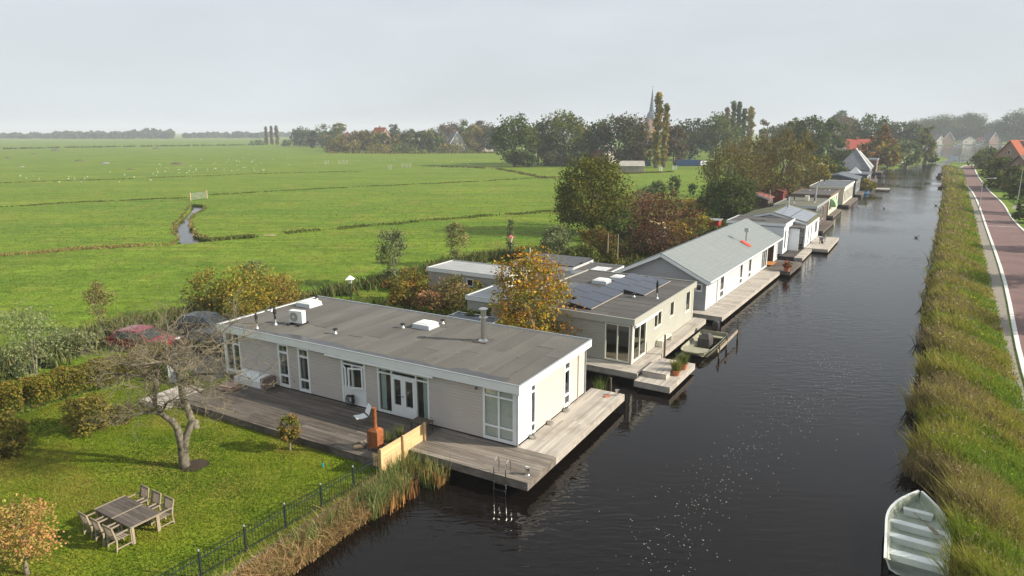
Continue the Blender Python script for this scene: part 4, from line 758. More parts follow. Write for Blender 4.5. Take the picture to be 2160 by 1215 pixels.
for (px, py, w_, d_, he, hr, rz, wm_, rm_, lb, tr) in (
    (965,320,14,14,3,14,.3,STUC,SLT,'dark steep roofed farmhouse with white edges beyond the pasture',WHITE), (738,318,12,12,4,13,.4,BRK,TILE,'orange roofed house showing between the willows',None), (815,318,14,14,5,17,.78,BRK,TILE,'tall pyramid like orange roof above the village trees',None),
    (1027,320,10,10,5,14,.2,STUC,TILE,'house with bright orange roof beside the dark lime tree',None), (676,309,14,12,3,11,-.4,STUC,TILE,'white gabled barn at the end of the village trees',WHITE), (660,308,16,10,3,7,0,GRB,SLT,'long black barn at the pasture edge',None),
    (1278,345,12,14,4,12,.5,STUC,SLT,'white walled house glimpsed between two big dark trees',WHITE), (1265,348,8,8,3,6,.2,BRK,TILE,'low pink brick annex glimpsed under the dark trees',None),
    (1772,343,9,12.5,6.4,10.6,-1.57,STUC,mat('scarlet_tiles', (.30,.055,.04), .8, .2, 1.5),'red tiled house with white gable beyond the houseboat row',WHITE)):
    gable_house(lb, at(px, py), w_, d_, he, hr, rz, wm_, rm_, trim=tr)
# houses by the road
t = gable_house('house with dark brown tiled roof and white dormer beside the cycle road', G(2141,402,RZ), 11, 18, 4.4, 8.4, -1.571, BRK, mat('brown_tiles', (.13,.10,.095), .8, .3, 1.5, bump=.4), group='houses by the road')
MB().box(3.2,5.0,.6,2.2,5.0,6.9).build('dormer', WHITE, t)
hb = G(2121,372,RZ); t = gable_house('house with orange roof edge and large solar array beside the road', hb, 12, 25, 6.2, 11.2, -1.571, BRK, TILE, group='houses by the road', chimney=False)
for i in range(5):
    sl = 5/6
    for j in range(3):
        y0 = 2.5+i*4.1; xa, xb = .5+j*1.75, .5+j*1.75+1.7; za, zb = 11.2-xa*sl+.3, 11.2-xb*sl+.3
        MB().add([(xa,y0,za),(xa,y0+4.0,za),(xb,y0+4.0,zb),(xb,y0,zb)], [(3,2,1,0)]).build('solar_panel', SOLAR, t)
# church spire
cb = at_y(1372, 300, 640); t = thing('church', 'slender blue grey church spire rising above the village trees', 'church', (cb.x, 640, LZ), .2)
zt = lambda py: at_y(1372, py, 640).z
MB().box(-4,4,-4,4,0,zt(246)-2).build('tower', BRK, t)
MB().lathe((0,0,0), [(5.0,zt(246)-2),(4.6,zt(243)),(2.6,zt(236)),(1.7,zt(220)),(.8,zt(200)),(.12,zt(186))], 8).build('spire', mat('blue_slate', (.12,.16,.22), .6, .2, .5), t)
MB().bar((0,0,zt(187)),(0,0,zt(181)),.3).bar((-1.2,0,zt(183.5)),(1.2,0,zt(183.5)),.3).build('weather_vane', STEEL, t); MB().box(-5.5,5.5,4,36,0,14).build('nave', BRK, t)
# farm shed, containers, van, gates in the pasture
b0 = at(1307,363); t = thing('field_barn', 'low grey wooden barn with fibre cement roof in the meadow', 'barn', b0, -.08)
MB().box(0,8.6,0,5.4,0,2.2).build('wall', mat('silver_boards', (.27,.245,.22), .85, .25, 1.2, stretch=(3,3,.2)), t); MB().add([(-.3,-.4,2.15),(8.9,-.4,2.15),(8.9,2.7,3.9),(-.3,2.7,3.9),(8.9,5.8,2.15),(-.3,5.8,2.15)], [(0,1,2,3),(3,2,4,5)]).build('roof', mat('fibre_cement', (.33,.31,.27), .9, .2, 1), t); MB().box(-.02,.0,1.5,3.8,0,2.0).build('door', DARKWOOD, t); MB().add([(0,0,2.2),(0,5.4,2.2),(0,2.7,3.75)], [(0,2,1)]).add([(8.6,0,2.2),(8.6,5.4,2.2),(8.6,2.7,3.75)], [(0,1,2)]).build('gable', MATS['silver_boards'], t)
BLUE = mat('blue_container', (.02,.07,.18), .6, .2, 1)
for px, w_, lb in ((1355,7.,'blue shipping container beside the tall poplar trunk'), (1452,10.,'longer blue shipping container beside the white van')):
    b0 = at(px, 350.5); t = thing('shipping_container', lb, 'container', b0, 0, 'blue containers'); b = MB()
    n = int(w_/.35)
    for i in range(n): b.box(-w_/2+i*w_/n, -w_/2+(i+.7)*w_/n, -.04+.0, 0, .1, 2.5)
    MB().box(-w_/2,w_/2,.0,2.4,.05,2.6).build('body', BLUE, t); b.build('corrugation', BLUE, t, kind='stuff')
def car(label, base, rz, paint, L_=4.3, W_=1.75, Hh=1.48, van=False, name='parked_car', cat='car'):
    t = thing(name, label, cat, base, rz, 'parked vehicles'); hw = W_/2
    if van: pr = [(-.5,.45),(-.5,.85),(-.42,.95),(-.34,Hh*.98),(.35,Hh),(.46,Hh*.9),(.5,.8),(.5,.45)]
    else: pr = [(-.5,.35),(-.5,.62),(-.46,.74),(-.24,.86),(-.08,Hh*.96),(.12,Hh),(.32,Hh*.94),(.46,.92),(.5,.8),(.5,.35)]
    rings = []
    for s_, k_ in ((-1,.93),(-.94,1),(0,1.0),(.94,1),(1,.93)):
        rings.append([(x*L_*(1 if abs(s_) < .97 else .985), s_*hw*(1-.16*max(0,(z-.85)/(Hh-.85)) ), (z if z < .9 else .9+(z-.9)*(1 if abs(s_) < .97 else .93))) for x, z in pr])
    MB().tube_rings([[p for p in r] for r in rings]).build('body', paint, t, smooth=False)
    GL = mat('car_glass', (.02,.025,.03), .06, .1, 1, spec=.7)
    if not van:
        for s_ in (-1,1): MB().add([(-.19*L_,s_*(hw+.005),.9),(.36*L_,s_*(hw+.005),.92),(.29*L_,s_*(hw*.86+.01),Hh*.91),(.12*L_,s_*(hw*.85+.01),Hh*.95),(-.07*L_,s_*(hw*.86+.01),Hh*.92)], [(0,1,2,3,4)] if s_ < 0 else [(4,3,2,1,0)]).build('side_window', GL, t)
        MB().add([(-.235*L_-.01,-hw*.85,.89),(-.235*L_-.01,hw*.85,.89),(-.088*L_-.012,hw*.78,Hh*.945),(-.088*L_-.012,-hw*.78,Hh*.945)], [(3,2,1,0)]).build('windscreen', GL, t); MB().add([(.445*L_+.01,-hw*.8,.96),(.445*L_+.01,hw*.8,.96),(.33*L_+.01,hw*.75,Hh*.93),(.33*L_+.01,-hw*.75,Hh*.93)], [(0,1,2,3)]).build('rear_window', GL, t)
    else: MB().add([(-.42*L_-.02,-hw*.85,1.0),(-.42*L_-.02,hw*.85,1.0),(-.345*L_-.02,hw*.8,Hh*.93),(-.345*L_-.02,-hw*.8,Hh*.93)], [(3,2,1,0)]).build('windscreen', GL, t)
    for x in (-.31,.31):
        for s_ in (-1,1):
            o = MB().tube([(x*L_,s_*(hw-.2),.32),(x*L_,s_*(hw+.015),.32)], .32, 16).build('wheel', BLACK, t); MB().tube([(x*L_,s_*(hw+.016),.32),(x*L_,s_*(hw+.03),.32)], .2, 12).build('rim', STEEL, o)
    for s_ in (-1,1): MB().box(-.5*L_-.02,-.46*L_,s_*hw*.72-.2,s_*hw*.72+.2,.6,.72).build('headlight', mat('lamp_glass', (.7,.7,.68), .1, .05, 1), t); MB().box(.47*L_,.5*L_+.02,s_*hw*.75-.16,s_*hw*.75+.16,.78,.9).build('tail_light', mat('tail_red', (.35,.01,.01), .2, .05, 1), t)
    return t
car('red hatchback parked behind the beech hedge', (-24.6,43.6,LZ+.012), math.radians(168), mat('red_paint', (.20,.008,.022), .2, .05, 1, spec=.7))
car('dark blue grey estate car parked beside the red hatchback', (-21.9,47.2,LZ+.012), math.radians(165), mat('blue_grey_paint', (.035,.045,.06), .22, .05, 1, spec=.7), 4.6)
car('black car parked in the shade against the beige houseboat', (-19.6,43.2,LZ+.012), math.radians(160), mat('black_paint', (.012,.013,.015), .25, .05, 1, spec=.7), 4.2)
car('white delivery van parked beside the blue container', at(1461,350)+Vector((3.5,0,0)), math.radians(10), WHITE, 5.0, 1.9, 2.1, True)
def gate(label, a, b_, hh=1.25, m=ZINC, rails=6):
    a, b_ = Vector(a), Vector(b_); d = b_-a; t = thing('field_gate', label, 'gate', a, math.atan2(d.y, d.x), 'field gates'); Ln = d.length
    for x in (0, Ln): MB().box(x-.08,x+.08,-.08,.08,-.2,hh+.3).build('post', NEWWOOD if m is ZINC else m, t)
    for i in range(rails): MB().bar((.15,0,.25+(hh-.25)*i/(rails-1)),(Ln-.15,0,.25+(hh-.25)*i/(rails-1)),.06).build('rail', m, t)
    for x in (.15,Ln/2,Ln-.15): MB().bar((x,.03,.2),(x,.03,hh),.06).build('stile', m, t)
gate('galvanised field gate with wooden posts at the head of the stream', at(402,424), at(437,419), 1.5)
for k_, (p, q, lb) in enumerate((((715,347),(733,347),'pale distant field gate with hurdles in the pasture'), ((686,347.5),(693,347.5),'short distant hurdle beside the pale field gate'), ((848,354),(866,354),'distant timber gate with two posts near the long ditch'), ((1391,362),(1396,362.5),'white painted gate in the meadow beside the grey barn'), ((1419,358.5),(1427,358.5),'white painted gate in the meadow nearer the white van'), ((820,358),(825,358),'lone short hurdle in the middle of the pasture'))):
    gate(lb, at(*p), at(*q), 1.6, WHITE if 'white' in lb else mat('pale_timber', (.5,.47,.42), .8))
for (px, py, wp, lb, z_) in ((45,352,18,'heap of grey farm scrap with a leaning board',1), (118,318,26,'dark low field shelter with sheets',2), (18,333,22,'brown mound of dug peat by the far ditch',0), (275,358,22,'brown spoil heap beside pale plastic sheeting',0), (222,345,26,'pale grey heap of silage under sheeting',1), (168,340,26,'long brown spoil heap in the grass',0), (375,346.5,38,'long dark spoil bank in the pasture',0), (72,325,16,'small brown mound beside the field shelter',0), (570,496,40,'bare sandy cattle crossing mound over the ditch',3), (330,314,20,'grey bush covered mound at the far ditch',2)):
    c_ = at(px, py); r_ = wp*.38/pxm(c_); rg = random.Random(px); rings = []
    for f, zf in ((1,0),(.75,.5),(.4,.85),(.05,1)): rings.append([(c_.x+r_*f*math.cos(a)*(1+.2*rg.random()), c_.y+r_*.6*f*math.sin(a)*(1+.2*rg.random()), LZ-.02+zf*r_*(.12 if z_ == 3 else .35)) for a in np.linspace(0, 6.283, 13)[:-1]])
    tag(MB().tube_rings(rings).build('spoil_mound', mat('mound%d' % z_, ((.11,.10,.05),(.20,.20,.18),(.10,.10,.075),(.30,.24,.13))[z_], .95, .3, 1.5)), lb, 'mound', 'heaps in the pasture')
# birds grazing in the pasture
bm_ = MB().tube_rings([[(x, r*math.cos(a), .42+z+r*.9*math.sin(a)) for a in np.linspace(0, 6.283, 9)[:-1]] for x, r, z in ((-.45,.02,.06),(-.25,.13,.02),(0,.2,0),(.22,.15,.03),(.34,.06,.12),(.42,.045,.3),(.47,.06,.38),(.56,.03,.37),(.62,.01,.35))])
bm_.tube([(0,.06,.3),(0,.06,0)], .02, 5).tube([(0,-.06,.3),(0,-.06,0)], .02, 5)
bird = tag(bm_.build('goose', mat('white_feather', (.6,.6,.57), .8, .05, 3), smooth=True), 'white goose grazing among the others in the open pasture', 'goose', 'white geese grazing in the pasture')
rg = random.Random(5); first = True
for i in range(88):
    if i < 34: px, py = rg.uniform(330,560), rg.gauss(359,5)
    elif i < 54: px, py = rg.uniform(40,330), rg.gauss(376,7)
    elif i < 72: px, py = rg.uniform(420,600), rg.gauss(342,4)
    else: px, py = rg.uniform(560,1000), rg.gauss(345,8)
    o = bird if first else bird.copy()
    if not first: COL.objects.link(o)
    first = False; c_ = at(px, max(334,py)); o.location = (c_.x, c_.y, LZ); o.rotation_euler = (0,0,rg.uniform(0,6.28)); o.scale = (.6,)*3
PALE0 = mat('pole_timber', (.30,.24,.17), .8)
# ------------------------------------------------------------------ lamps and signs
t = thing('garden_lantern', 'white roofed lantern on a dark post above the clipped hedge', 'lamp', (-13.6,56.,LZ), 0)
MB().tube([(0,0,0),(0,0,1.75)], [.05,.035], 8).build('post', BLACK, t); MB().tube_rings([[(r*c,r*s_,z) for c, s_ in ((1,1),(-1,1),(-1,-1),(1,-1))] for r, z in ((.1,1.75),(.17,2.12))]).build('lamp_glass', mat('frosted', (.6,.6,.57), .3, .05, 2), t); MB().tube_rings([[(r*c,r*s_,z) for c, s_ in ((1,1),(-1,1),(-1,-1),(1,-1))] for r, z in ((.34,2.1),(.33,2.14),(.1,2.36),(.02,2.44))]).build('lamp_shade', WHITE, t)
t = thing('street_lantern', 'old fashioned lantern with reddish hood on a dark post', 'lamp', (-.15,72.84,LZ), 0)
MB().tube([(0,0,0),(0,0,2.6)], [.07,.04], 8).build('post', BLACK, t); MB().lathe((0,0,2.55), [(.12,0),(.25,.45),(.25,.5)], 6).build('lamp_glass', mat('amber_glass', (.6,.5,.3), .3, .1, 2), t); MB().lathe((0,0,3.05), [(.34,0),(.28,.14),(.12,.26),(.02,.3)], 6).build('lamp_shade', mat('red_hood', (.45,.14,.12), .6), t)
t = thing('street_sign', 'green and white street name sign on a white pole', 'sign', (1.95,72.84,LZ), 0); MB().tube([(0,0,0),(0,0,2.0)], .05, 8).build('post', WHITE, t); MB().box(-.62,-.03,-.02,.02,1.55,1.72).build('sign_plate', mat('sign_green', (.02,.25,.12), .5), t)
def street_lamp(label, base, hh, arm, az):
    t = thing('street_lamp', label, 'street lamp', base, az, 'street lamps along the cycle road'); MB().tube([(0,0,0),(0,0,hh*.5),(0,0,hh)], [.09,.07,.045], 10).build('post', ZINC, t); MB().tube([(0,0,hh-.05),(arm*.6,0,hh+.06),(arm,0,hh+.08)], .035, 8).build('arm', ZINC, t)
    MB().tube_rings([[(arm+x,y*w_,hh+.06+z) for y, z in ((-.1,0),(-.08,.07),(.08,.07),(.1,0))] for x, w_ in ((-.15,.6),(0,1),(.4,1),(.55,.5))]).build('lamp_head', ZINC, t)
street_lamp('grey street lamp with a single arm at the raised road crossing', G(2063,452,RZ), 6.1, 1.6, 0.)
street_lamp('slim grey street lamp by the bend where reeds meet the road', G(2022,366,RZ), 8.6, .4, 0.); street_lamp('leaning grey street lamp on the grass beside the side path', G(2145,433,RZ), 7.2, .5, 0.)
for px, py, ty, lb in ((1281,560,492,'bare timber pole with a wire beside the golden thuja'), (1302,558,494,'second bare timber pole of the wire line near the pergola'), (1543,466,434,'slim white pole at the near corner of the white houseboat'), (1622,440,400,'slim grey mast beside the boathouse with red roof'), (1654,428,388,'slim grey mast beside the red tiled garden shed')):
    b0 = at(px, py); hh = top_of(b0, ty); tag(MB().tube([(b0.x,b0.y,LZ-.1),(b0.x,b0.y,LZ+hh)], [.07,.05], 8).build('pole', PALE0 if px < 1400 else ZINC), lb, 'pole', 'poles in the gardens')
b0 = at(1584, 456); hh = top_of(b0, 424); o = tag(MB().tube([(b0.x,b0.y,LZ),(b0.x,b0.y,LZ+hh*.85),(b0.x-.1,b0.y,LZ+hh*.97),(b0.x-.45,b0.y,LZ+hh),(b0.x-.75,b0.y,LZ+hh*.94)], .05, 8).build('hooked_lamp_post', ZINC), 'white lamp post with a hooked top in front of the evergreen', 'lamp')
# ------------------------------------------------------------------ garden furniture
TC = [G(*p, 1.12) for p in ((200.7,1075),(259.4,1045),(337.7,1082.5),(279,1114))]; ctr = sum(TC, Vector())/4; taz = math.atan2(TC[2].y-TC[1].y, TC[2].x-TC[1].x)
t = thing('garden_table', 'weathered grey teak table with planked top on the lawn', 'table', (ctr.x, ctr.y, LZ), taz)
TOP = mat('grey_tabletop', (.10,.083,.07), .8, .35, 2.5, rnd=.25)
for sx in (-1,1):
    for i in range(7): piece('plank', (sx*.57, -.48+i*.16, .71), (1.1,.152,.03), TOP, t)
PALE = mat('pale_teak', (.28,.23,.165), .8, .25, 3)
for sx in (-1.16,0,1.16): piece('crosspiece', (sx,0,.712), (.07,1.14,.034), PALE, t)
for sx in (-1.05,1.05):
    for sy in (-.45,.45): MB().box(sx-.04,sx+.04,sy-.04,sy+.04,0,.69).build('leg', PALE, t)
for sy in (-.47,.47): MB().box(-1.0,1.0,sy-.015,sy+.015,.59,.69).build('apron', PALE, t)
t = thing('garden_armchair', '', 'chair', (0,0,0), 0, 'teak armchairs around the garden table'); arm0 = t
for sx in (-.27,.27):
    MB().bar((sx,-.26,0),(sx,-.26,.64),.05).build('leg', PALE, t); MB().bar((sx,.28,0),(sx,.24,.45),.05).build('leg', PALE, t); MB().bar((sx,-.3,.655),(sx,.26,.655),.06,.03).build('arm', PALE, t); MB().bar((sx,-.26,.12),(sx,.27,.12),.03,.04).build('stretcher', PALE, t)
for i in range(6): piece('seat_slat', (0,-.23+i*.09,.43), (.5,.075,.02), TEAK, t)
for sx in (-.27,.27): MB().bar((sx,.24,.4),(sx,.36,.95),.05,.04).build('back_post', PALE, t)
MB().bar((-.27,.36,.93),(.27,.36,.93),.03,.08).bar((-.27,.27,.5),(.27,.27,.5),.03,.05).build('back_rail', PALE, t)
for i in range(8): MB().bar((-.21+i*.06,.275,.5),(-.21+i*.06,.355,.92),.03,.015).build('back_slat', TEAK, t)
frt = Frame((0,0), 0); cs_, sn_ = math.cos(taz), math.sin(taz); used = False
for sy, row in ((-1,'lawn side facing the bare tree'), (1,'deck side')):
    for i, wh in enumerate(('end', 'middle', 'fence end')):
        lx, ly = -.78+i*.78, sy*.78; w_ = (ctr.x+lx*cs_-ly*sn_, ctr.y+lx*sn_+ly*cs_, LZ); lb = {'-10':'slatted teak armchair on the open lawn side of the table, farthest from the fence','-11':'slatted teak armchair in the middle of the open lawn side of the table','-12':'slatted teak armchair on the open lawn side of the table, closest to the fence','10':'slatted teak armchair on the deck side of the table, farthest from the fence','11':'slatted teak armchair in the middle of the deck side of the table','12':'slatted teak armchair on the deck side of the table, closest to the fence'}['%d%d' % (sy,i)]
        rz_ = taz+(math.pi if sy < 0 else 0)+random.uniform(-.06,.06)
        if not used: arm0.location = w_; arm0.rotation_euler = (0,0,rz_); arm0['label'] = lb; used = True
        else: dup(arm0, w_, rz_, lb)
# iron garden fence
IRON = mat('green_black_iron', (.016,.026,.026), .45, .2, 3)
fp = [G(*p) for p in ((330,1262),(425,1220),(522.7,1176),(610,1132),(686,1081),(749.5,1045),(808,997))]
FA, FB = fp[1], fp[6]; dv = (FB-FA)/5; t = thing('garden_fence', 'low dark iron fence with looped bars along the lawn edge', 'fence', (FA-dv).to_tuple(), math.atan2(dv.y, dv.x)); Ln = dv.length
for i in range(7):
    o = MB().tube([(i*Ln,0,-.1),(i*Ln,0,1.0)], .032, 8).build('post', IRON, t); MB().lathe((i*Ln,0,1.0), [(.036,0),(.036,.05),(.01,.07)], 8).build('post_cap', ZINC, o)
    if i == 6: break
    MB().bar((i*Ln,0,.12),((i+1)*Ln,0,.12),.02,.03).build('rail', IRON, t); MB().bar((i*Ln,0,.72),((i+1)*Ln,0,.72),.02,.03).build('rail', IRON, t)
    b = MB(); nb = 14
    for k_ in range(nb): x = i*Ln+(k_+.5)*Ln/nb; b.bar((x,0,.02),(x,0,.82),.013)
    for k_ in range(nb-1): x = i*Ln+(k_+.5)*Ln/nb; r_ = Ln/nb/2; b.tube([(x+r_-r_*math.cos(a),0,.82+r_*1.6*math.sin(a)) for a in np.linspace(0, math.pi, 6)], .008, 4)
    b.build('bars', IRON, t, kind='stuff')
o = tag(MB().box(-.04,.04,-8,4.0,-.5,.0).build('bank_edging', PLANK), 'weathered plank edging holding the lawn bank above the reeds', 'edging'); o.location = HM.p(-4.06,-8,LZ+.02); o.rotation_euler = (0,0,HM.rz())
t = thing('post_pump', 'small turquoise garden tap post standing in the lawn', 'tap', at(681,985), 0); MB().tube([(0,0,0),(0,0,.18)], .05, 8).build('body', mat('turquoise', (.01,.25,.25), .5), t); MB().tube([(0,0,.18),(0,0,.34)], .015, 6).build('spindle', BLACK, t)
o = tag(MB().box(-.3,.3,-.04,.04,0,1.1).build('grey_board', mat('grey_panel', (.38,.42,.45), .6)), 'grey upright panel standing beside the hedge end', 'panel'); o.location = at(366,815)+Vector((-.2,.6,0)); o.rotation_euler = (0,0,.5)
t = thing('tree_stake', 'short cut stump beside the leaning bare tree', 'stump', at(414,903), 0); MB().tube([(0,0,-.05),(0,0,.4)], [.17,.14], 10).build('stump', BARK, t); MB().lathe((0,0,.4), [(.13,0),(.02,.005)], 10).build('cut_face', PALE, t)
MB().lathe((at(410,982).x, at(410,982).y, LZ+.004), [(.62,0),(.45,.05),(.2,.08),(.02,.09)], 14).build('tree_soil_patch', mat('dug_soil', (.04,.027,.017), .95, .3, 6, bump=.6))['kind'] = 'structure'
# ------------------------------------------------------------------ boats
RB = Frame((16.2,24.6), 31.5)
def open_boat(label, fr, L_, W_, hull, inside, sheer=.25, seats=(), name='rowing_boat', z=-.06, outb=False):
    t = thing(name, label, 'boat', fr.p(0,0,z), fr.rz(), None); ro, ri = [], []
    for i in range(15):
        f = i/14; y = -L_*f; w_ = W_/2*(1-(1-min(1,f/.45))**2.2)*(1-.12*max(0,(f-.5)/.5)); w_ = max(w_, .02); zt = .52+sheer*max(0,1-f/.4)**1.5; zb = .0+.3*max(0,1-f/.15)**1.5
        ro.append([(-w_-.03,y,zt),(-w_,y,zt-.05),(-w_*.86,y,zb+.16),(-w_*.45,y,zb),(0,y,zb-.04),(w_*.45,y,zb),(w_*.86,y,zb+.16),(w_,y,zt-.05),(w_+.03,y,zt)])
        k_ = max(w_-.06, .005); yi = y-(.08 if i == 0 else 0); ri.append([(k_+.03,yi,zt),(k_*.86,yi,zb+.2),(k_*.45,yi,zb+.08),(0,yi,zb+.07),(-k_*.45,yi,zb+.08),(-k_*.86,yi,zb+.2),(-k_-.03,yi,zt)])
    h_ = MB().tube_rings(ro, closed=False); h_.add(ro[-1], [tuple(range(9))]).build('hull', hull, t, smooth=False)
    MB().tube_rings(ri, closed=False).add(ri[-1], [tuple(range(7))]).build('inner_hull', inside, t)
    g = MB()
    for a, b_ in zip(ro[:-1], ro[1:]):
        for sgn in (0,-1): g.bar(Vector(a[sgn])+Vector((0,0,.012)), Vector(b_[sgn])+Vector((0,0,.012)), .09, .035)
    g.build('gunwale', hull, t)
    for f, d_ in seats:
        i = min(14, int(f*14)); wv = abs(ro[i][0][0])-.08; y = -L_*f
        MB().box(-wv,wv,y-d_/2,y+d_/2,.34,.38).box(-wv*.95,wv*.95,y-d_/2+.02,y-d_/2+.05,.12,.34).build('thwart', hull, t)
    return t
HW = mat('weathered_white_hull', (.74,.77,.74), .45, .10, 1.5, stain=.2, stain_scale=1.2, stain_col=(.36,.40,.34)); HI = mat('algae_white_inside', (.40,.44,.36), .6, .2, 2, stain=.5, stain_scale=1.5, stain_col=(.2,.24,.16))
rb = open_boat('open white rowing boat with four thwarts moored against the reeds', RB, 5.3, 1.95, HW, HI, .22, [(.19,.24),(.42,.3),(.62,.32),(.84,.36)])
o = tag(MB().tube([(0,0,0),(.1,-1.0,0)], .02, 6).box(.02,.18,-1.45,-1.0,-.015,.015).build('oar', PALE), 'single short oar lying inside the white rowing boat', 'oar'); o.location = RB.p(-.15,-1.25,.33); o.rotation_euler = (0,0,RB.rz()+.5)
for (px, py, L_, W_, az, hc, lb) in ((1988,372,6.5,2.2,40,(.08,.03,.03),'dark red sloop moored by the reed bank'), (1988,393,5,1.8,35,(.02,.025,.03),'black dinghy moored by the reeds short of the red sloop'), (1832,406,4.5,1.7,70,(.05,.16,.32),'small blue and white boat tied to the charcoal houseboat'), (1884,350,13,3.4,35,(.55,.50,.42),'cream cabin cruiser beside the last houseboat'), (1912,347,14,3.6,35,(.5,.46,.4),'second cream cruiser moored under the grey willow')):
    c_ = G(px, py, .3); m_ = mat('hull%d' % px, hc, .4, .1, 1.5); tb = open_boat(lb, Frame(c_, az), L_, W_, m_, mat('hull_in', (.2,.17,.14), .7), .5)
    if L_ > 6: MB().tube_rings([[(x*W_*.34*a, -L_*.5+y*L_*.2*a, z) for x, y in ((-1,-1),(1,-1),(1,1),(-1,1))] for a, z in ((1,.3),(1,1.0),(.85,1.5))]).build('cabin', m_ if L_ > 10 else DARKWOOD, tb); MB().box(-W_*.36,W_*.36,-L_*.72,-L_*.28,1.5,1.56).build('cabin_roof', WHITE if L_ > 10 else DARKWOOD, tb)
t = thing('notice_board', 'grey blue information board on posts at the canal mouth', 'sign', G(2012,341,RZ), 0); MB().box(-2,2,-.06,.06,.8,2.6).build('board', mat('board_blue', (.25,.32,.38), .5), t); MB().box(-1.9,-1.7,-.05,.05,0,3.6).box(1.7,1.9,-.05,.05,0,2.6).build('post', ZINC, t)
for i in range(5): o = open_boat('small white motorboat moored along the far lake shore', Frame(G((1972,1990,2030,2052,2070)[i],306.2,.2), 90+i*3), 7, 2.6, WHITE, HI, .4, name='motorboat'); o['group'] = 'motorboats on the far shore'; MB().box(-1,1,-5,-2,.5,1.7).build('cabin', WHITE, o)
t = thing('landing_stage', 'pale timber landing stage with pots beside the hipped roof houseboat', 'jetty', G(1862,398,.4), -.5)
for i in range(10): piece('plank', (0,i*.5-2.5,.0), (3.2,.46,.08), PLANKD, t)
for x in (-1.4,1.4):
    for y in (-2.2,1.8): MB().tube([(x,y,-1),(x,y,.0)], .1, 7).build('pile', DARKWOOD, t)
# ducks
dk = MB().tube_rings([[(x, r*math.cos(a), .08+z+r*.8*math.sin(a)) for a in np.linspace(0, 6.283, 9)[:-1]] for x, r, z in ((-.28,.01,.1),(-.15,.09,.03),(0,.12,0),(.12,.09,.02),(.18,.04,.1),(.22,.05,.18),(.27,.035,.19),(.33,.01,.18))])
d0 = tag(dk.build('duck', mat('duck_brown', (.08,.065,.05), .8), smooth=True), 'small brown duck swimming on the open canal', 'duck', 'ducks on the canal')
for i, p in enumerate(((1933,502),(1982,493),(1974,434),(1865,440))):
    o = d0 if i == 0 else d0.copy()
    if i: COL.objects.link(o)
    c_ = G(*p, 0); o.location = c_; o.rotation_euler = (0,0,i*1.3); o.scale = (1.3,)*3
# ------------------------------------------------------------------ vegetation
OAK = [(.10,.105,.018),(.075,.085,.015),(.13,.12,.025)]; GREEN = [(.075,.105,.025),(.055,.08,.02),(.10,.125,.03)]; DKG = [(.055,.08,.022),(.07,.095,.026),(.045,.065,.02)]
AUT = [(.36,.19,.025),(.30,.17,.025),(.40,.25,.035),(.19,.17,.025),(.33,.14,.025)]; BRN = [(.12,.095,.04),(.10,.082,.034),(.14,.112,.045),(.10,.095,.034)]; PURP = [(.105,.038,.032),(.085,.035,.03),(.13,.055,.035),(.10,.065,.03)]
WIL = [(.125,.15,.065),(.10,.13,.055),(.155,.175,.085)]; YEL = [(.24,.20,.03),(.18,.17,.03),(.28,.20,.03),(.13,.14,.03)]; MIXA = [(.20,.17,.03),(.26,.15,.03),(.11,.12,.03),(.30,.20,.04)]; OLIVE = [(.15,.13,.03),(.18,.15,.035),(.11,.105,.025)]
BLUEG = [(.07,.095,.04),(.09,.11,.05),(.055,.08,.035)]; RUST = [(.21,.095,.03),(.17,.09,.03),(.14,.10,.03)]; COPPER = [(.085,.066,.04),(.10,.074,.042),(.075,.062,.036)]
def in_shape(q, style):
    x, y, z = q[:,0], q[:,1], q[:,2]; r = np.hypot(x, y)          # unit box: r<=1, z 0..1
    if style == 'round': return (r**2+((z-.52)/.5)**2) < 1
    if style == 'broad': return (r**2+(np.maximum(0,(z-.4))/.6)**2+(np.maximum(0,.4-z)/.42)**2*.8) < 1
    if style == 'poplar': return r < np.sin(np.clip(z*.93+.07,0,1)*np.pi)**.55*(1-.45*z)
    if style == 'cone': return r < (1-z)**.8+.03
    if style == 'vase': return r < .35+.65*np.clip(z*1.4,0,1)*np.sqrt(np.clip(1.02-z**3,0,1))
    if style == 'umbrella': return (r**2+((z-.7)/.3)**2) < 1
    if style == 'box': return (np.abs(x) < 1) & (np.abs(y) < 1)
    return r < 1
